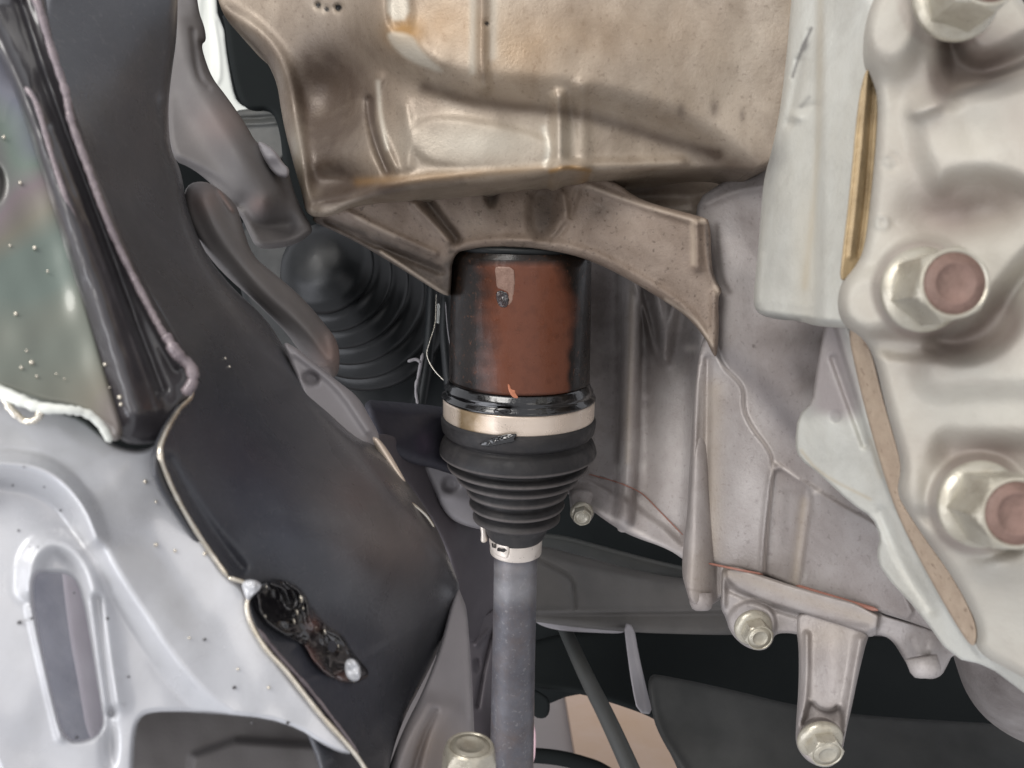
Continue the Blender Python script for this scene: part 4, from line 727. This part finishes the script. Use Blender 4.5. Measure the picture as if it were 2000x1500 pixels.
relief('dark_web', lb, M['web'], [(720, 840), (800, 860), (900, 880), (850, 940), (870, 1010), (970, 1040), (985, 1250), (890, 1260), (890, 1120), (840, 1010), (760, 905)], [(730, 850, .37), (900, 1150, .50), (950, 1040, .53), (850, 900, .49)], [], step=4, edge=(14, 6), thick=8)
vb = thing('rubber_bush', P(830, 860, .4), 'violet black rubber bush just left of the large shaft clamp', 'bush')  # dark sheet painted in place of hazy darkness beside the boot
relief('bush_body', vb, M['violet'], [(700, 780), (760, 784), (830, 790), (900, 800), (960, 840), (960, 940), (900, 935), (850, 915), (800, 905), (740, 880)], [(720, 800, .40), (880, 800, .475), (940, 920, .49)], [blob(820, 850, 60, 40, 5)], step=3, edge=(26, 18), thick=10, attrs={'warm': [blob(830, 865, 16, 20, .7)]})
gb = thing('tie_bracket', P(860, 1400, .26), 'tall tapered grey bracket with a large bolt at the bottom centre', 'bracket')
relief('bracket_body', gb, M['bracket'],
       [(892, 1140), (903, 1168), (912, 1190), (917, 1260), (922, 1340), (926, 1420), (930, 1560), (740, 1560), (762, 1490), (790, 1420), (822, 1360), (850, 1290), (866, 1240), (878, 1190)],
       [(895, 1150, .345), (925, 1400, .31), (760, 1500, .27), (850, 1400, .29)],
       [rib([(770, 1540), (800, 1450), (840, 1380)], 26, 7, 'soft'), rib([(820, 1540), (850, 1440), (880, 1390)], 30, 6, 'soft'), rib([(800, 1540), (822, 1450), (850, 1390)], 10, -4, 'soft'), rib([(915, 1200), (924, 1400)], 8, 2, 'soft')], step=3.2, edge=(10, 5), thick=12, attrs={'warm': [blob(850, 1470, 60, 70, .7)]})
hexbolt(gb, P(904, 1640, .262), Vector((.08, -.10, 1)), .0106, .0020, .0098, .034, .25, endmat='bolt', endr=.86)

# ------------------------------------------------------------------ dark ribbed duct and hoses behind (left of shaft)
duct = thing('moulded_shroud', P(700, 780, .60), 'dull black moulded shroud filling the dark gap left of the shaft housing', 'shroud')
relief('shroud_body', duct, M['hose'],
       [(460, 430), (560, 380), (760, 400), (860, 500), (890, 560), (905, 900), (820, 900), (700, 880), (600, 760), (500, 660), (460, 540)],
       [(560, 480, .70), (800, 520, .70), (880, 860, .64), (600, 800, .68), (700, 650, .69)],
       [rib([(846, 570), (846, 650), (836, 720), (810, 800)], (5, 8), 7, 'round'), rib([(870, 580), (872, 660), (880, 760)], (5, 8), 7, 'round'), blob(560, 600, 60, 50, 5)],
       step=3.2, edge=(14, 8), thick=30, wave=(.8, 90))
bel = thing('ribbed_boot', P(700, 700, .6), 'glossy black ribbed boot tucked in the dark left of the rusty joint housing', 'boot')
b0, b1 = P(628, 512, .53), P(722, 606, .62)
blen = (b1 - b0).length; px_ = .6 / FPX; bp = [(-.012, 0), (-.011, 40 * px_), (-.006, 62 * px_), (-.001, 72 * px_)]
for i_, (r0, r1) in enumerate([(86, 76), (104, 88), (120, 102), (137, 118), (152, 132)]):
    q0 = blen * i_ / 5; q1 = blen * (i_ + 1) / 5; dq = q1 - q0
    for t_, f_ in ((0, .0), (.12, .25), (.3, .75), (.5, 1), (.68, .8), (.85, .3), (.95, .02)):
        bp.append((q0 + dq * t_, (r1 + (r0 - r1) * f_) * px_))
bp += [(blen * 1.01, 146 * px_), (blen * 1.05, 160 * px_), (blen * 1.12, 162 * px_), (blen * 1.17, 154 * px_), (blen * 1.2, 0)]
lathe('boot_bellows', bel, M['glossboot'], b0, (b1 - b0), bp, 120)
hs = thing('wiring_conduit', P(840, 800, .54), 'thin black conduits with pale worn ties hanging behind the shaft housing', 'conduit')
pxtube('conduit', hs, M['hose'], [(845, 540, .55), (842, 620, .55), (836, 690, .55), (826, 760, .55), (815, 830, .55)], .0042)
pxtube('conduit', hs, M['hose'], [(872, 570, .54), (868, 640, .54), (872, 700, .54), (878, 760, .54)], .0038)
pxtube('wire', hs, M['edge'], [(852, 575, .542), (850, 630, .542), (838, 672, .542), (834, 694, .542), (846, 720, .542), (866, 742, .542), (880, 756, .542)], .0004, seg=8)
pxtube('wire', hs, M['bracket'], [(870, 590, .531), (874, 640, .531), (880, 680, .531)], .0004, seg=8)
pxtube('tie_wrap', hs, M['bracket'], [(796, 706, .53), (812, 702, .53), (822, 708, .53)], .0012, seg=8)
pxtube('tie_wrap', hs, M['bracket'], [(826, 690, .545), (818, 730, .545), (812, 760, .545), (816, 790, .545)], (.0016, .0009), seg=8, jit=.3)
relief('pale_clip', hs, M['white'], [(853, 592), (860, 594), (858, 612), (862, 626), (856, 634), (848, 624), (852, 612)], [(855, 610, .56)], [], step=2, edge=(2, 1), thick=2)

# ------------------------------------------------------------------ background seen between the castings
bay = thing('front_crossbeam', P(1240, 1200, .7), 'dusty dark pressed crossbeam behind the lower shaft with a stamped outline', 'beam')
relief('beam_body', bay, M['beam'], [(920, 1075), (1040, 1062), (1130, 1085), (1250, 1118), (1360, 1135), (1450, 1140), (1460, 1240), (1380, 1240), (1220, 1235), (1100, 1222), (1030, 1212), (900, 1215)], [(940, 1080, .62), (1440, 1140, .70), (1040, 1210, .60), (1440, 1230, .68)],
       [rib([(1048, 1090), (1080, 1108), (1116, 1126), (1122, 1150), (1122, 1190)], 3.2, -4, 'flat'), rib([(1040, 1192), (1140, 1192), (1280, 1193), (1420, 1188)], 4, 4, 'soft'), pad([(1030, 1196), (1460, 1194), (1460, 1260), (1030, 1260)], -16, 8, 0), rib([(1040, 1065), (1200, 1110), (1400, 1140)], 14, -8, 'soft')], step=3.4, edge=(14, 10), thick=30)
relief('beam_lip', bay, M['bracket'], [(1040, 1206), (1066, 1209), (1100, 1222), (1218, 1226), (1220, 1238), (1160, 1236), (1090, 1232), (1050, 1220)], [(1050, 1210, .66), (1220, 1230, .68)], [rib([(1090, 1229), (1220, 1231)], 2, 2, 'soft')], step=2.4, edge=(3, 2), thick=6)
relief('upper_beam', bay, M['dusty'], [(1040, 1040), (1100, 1045), (1160, 1062), (1300, 1100), (1450, 1130), (1450, 1145), (1250, 1125), (1130, 1095), (1040, 1080)], [(1050, 1050, .73), (1440, 1140, .78)], [], step=4, edge=(12, 8), thick=20)
st = thing('thin_brace', P(1230, 1500, .62), 'thin dark round brace slanting down from the crossbeam', 'brace')
pxtube('brace_rod', st, M['dusty'], [(1086, 1190, .73), (1140, 1310, .65), (1185, 1400, .64), (1235, 1510, .63), (1262, 1580, .62)], (.0062, .0085), seg=20, n=4)
st2 = thing('flat_brace', P(1255, 1400, .62), 'short flat grey brace under the crossbeam beside the undertray', 'brace')
relief('brace_strip', st2, M['bracket'], [(1218, 1216), (1238, 1222), (1248, 1280), (1264, 1350), (1276, 1396), (1245, 1392), (1234, 1340), (1224, 1270)], [(1228, 1220, .64), (1260, 1390, .62)], [rib([(1236, 1226), (1264, 1390)], 5, 2, 'soft')], step=2.6, edge=(4, 2), thick=5, ch=1)
rs = thing('rear_strut', P(945, 1400, .5), 'dull grey strut squeezed between the tapered bracket and the lower shaft', 'strut')
relief('strut_body', rs, M['web'], [(905, 1200), (940, 1205), (975, 1180), (990, 1300), (985, 1560), (915, 1560), (918, 1400), (915, 1300)], [(940, 1200, .53), (940, 1500, .50)], [rib([(962, 1230), (945, 1300), (932, 1380)], 5, -6, 'soft'), rib([(930, 1260), (950, 1235), (965, 1225)], 4, 4, 'soft'), disc(932, 1300, 7, -4, 3, 14)], step=2.6, edge=(8, 5), thick=8)
tray = thing('undertray', P(1500, 1500, .6), 'black plastic undertray below the gearbox at the lower right', 'undertray')
relief('tray_panel', tray, M['traymat'], [(1262, 1316), (1300, 1320), (1420, 1345), (1560, 1380), (1700, 1400), (2060, 1420), (2060, 1600), (1360, 1600), (1320, 1490), (1290, 1440), (1274, 1400)], [(1270, 1320, .60), (2000, 1440, .55), (1350, 1560, .55), (1900, 1580, .5)], [rib([(1268, 1330), (1284, 1420), (1330, 1490), (1380, 1570)], 8, 4, 'soft')], step=5, edge=(8, 5), thick=6)
tray2 = thing('splash_guard', P(1150, 1340, .8), 'dark curved splash guard behind the braces under the crossbeam', 'splash guard')
relief('guard_panel', tray2, M['void'], [(1020, 1230), (1450, 1230), (2080, 1260), (2080, 1470), (1400, 1440), (1300, 1420), (1274, 1402), (1240, 1388), (1180, 1368), (1120, 1352), (1050, 1346), (1020, 1340)], [(1030, 1240, .86), (1280, 1400, .76), (1700, 1300, .8)], [], step=5, edge=(10, 8), thick=10)
relief('guard_tab', tray2, M['void'], [(1030, 1340), (1056, 1352), (1074, 1366), (1074, 1392), (1064, 1404), (1044, 1402), (1034, 1380)], [(1050, 1370, .78)], [], step=3, edge=(6, 4), thick=8, ch=1)
pk = thing('pink_tab', P(1038, 1480, .62), 'narrow pale pink plastic strip just right of the lower shaft', 'strip')
relief('pink_strip', pk, M['pink'], [(1034, 1402), (1042, 1408), (1048, 1440), (1044, 1492), (1034, 1486), (1028, 1500), (1030, 1440)], [(1038, 1450, .62)], [], step=2, edge=(2, 1), thick=2, ch=1)
rl = thing('low_rail', P(1100, 1480, .9), 'dark curved rail crossing low behind the shaft', 'rail')
pxtube('rail_bar', rl, M['void'], [(1030, 1474, .9), (1090, 1480, .9), (1140, 1492, .9), (1180, 1508, .9), (1240, 1550, .9)], .0085)
wp = thing('fender_liner', P(440, 220, 1.0), 'white painted body panel with a raised slot glimpsed at the top left', 'body panel')
relief('panel_sheet', wp, M['white'], [(340, -60), (424, -60), (422, 20), (432, 45), (438, 60), (440, 90), (448, 140), (458, 190), (470, 205), (486, 212), (488, 226), (460, 226), (440, 240), (340, 240)], [(400, 0, .95), (480, 220, .93)],
       [rib([(418, 40), (428, 100), (430, 150), (424, 162)], 5, 4, 'soft'), pad([(400, -60), (412, 20), (416, 150), (404, 160), (390, 80)], -3, 8)], step=3, edge=(5, 4), thick=10, ch=1)
lb2 = thing('wiring_tray', P(510, 270, .9), 'dark grooved plastic tray below the white panel', 'tray')
relief('tray_body', lb2, M['dusty'], [(450, 212), (540, 214), (560, 250), (560, 320), (500, 300), (460, 250)], [(500, 250, .86)], [rib([(470, 232), (540, 228)], 3, -6, 'soft'), rib([(470, 244), (540, 240)], 3, 5, 'soft')], step=3, edge=(4, 3), thick=20)
bh = thing('firewall_pad', P(500, 180, .75), 'matt black insulation pad between white panel and brown casting', 'insulation')
relief('pad_body', bh, M['void'], [(430, 20), (620, 20), (640, 500), (560, 470), (552, 300), (545, 250), (530, 214), (488, 218), (466, 196), (452, 140), (444, 90), (440, 50)], [(500, 100, .62), (600, 400, .6)], [], step=5, edge=(10, 8), thick=15)

def slab(name, mat, x0, x1, y0, y1, z0, z1):
    vs = [(x, y, z) for x in (x0, x1) for y in (y0, y1) for z in (z0, z1)]
    fs = [(0, 1, 3, 2), (4, 6, 7, 5), (0, 4, 5, 1), (2, 3, 7, 6), (0, 2, 6, 4), (1, 5, 7, 3)]
    me = bpy.data.meshes.new(name); me.from_pydata(vs, [], fs); me.update()
    return link(name, me, mat, None, smooth=False)
b = slab('dark_wall', M['void'], -2.6, 2.6, 2.6, 2.7, -1.0, 2.2); b['kind'] = 'structure'
f = slab('floor', M['floor'], -3.0, 3.0, .95, 2.6, -.80, -.72); f['kind'] = 'structure'
cd = slab('tan_board', M['card'], 0.12, .9, 1.2, 2.0, -.719, -.70); tag(cd, 'tan board lying on the floor beyond the undertray', 'board')
bk = relief('engine_bay_wall', None, M['void'], [(480, 440), (900, 380), (1450, 420), (1500, 1350), (1020, 1345), (1000, 1560), (880, 1560), (860, 1190), (500, 900)], [(500, 500, .8), (1400, 500, .8), (1000, 1300, .9), (1450, 1300, .9)], [], step=20, edge=(20, 10), thick=40)
bk['kind'] = 'structure'
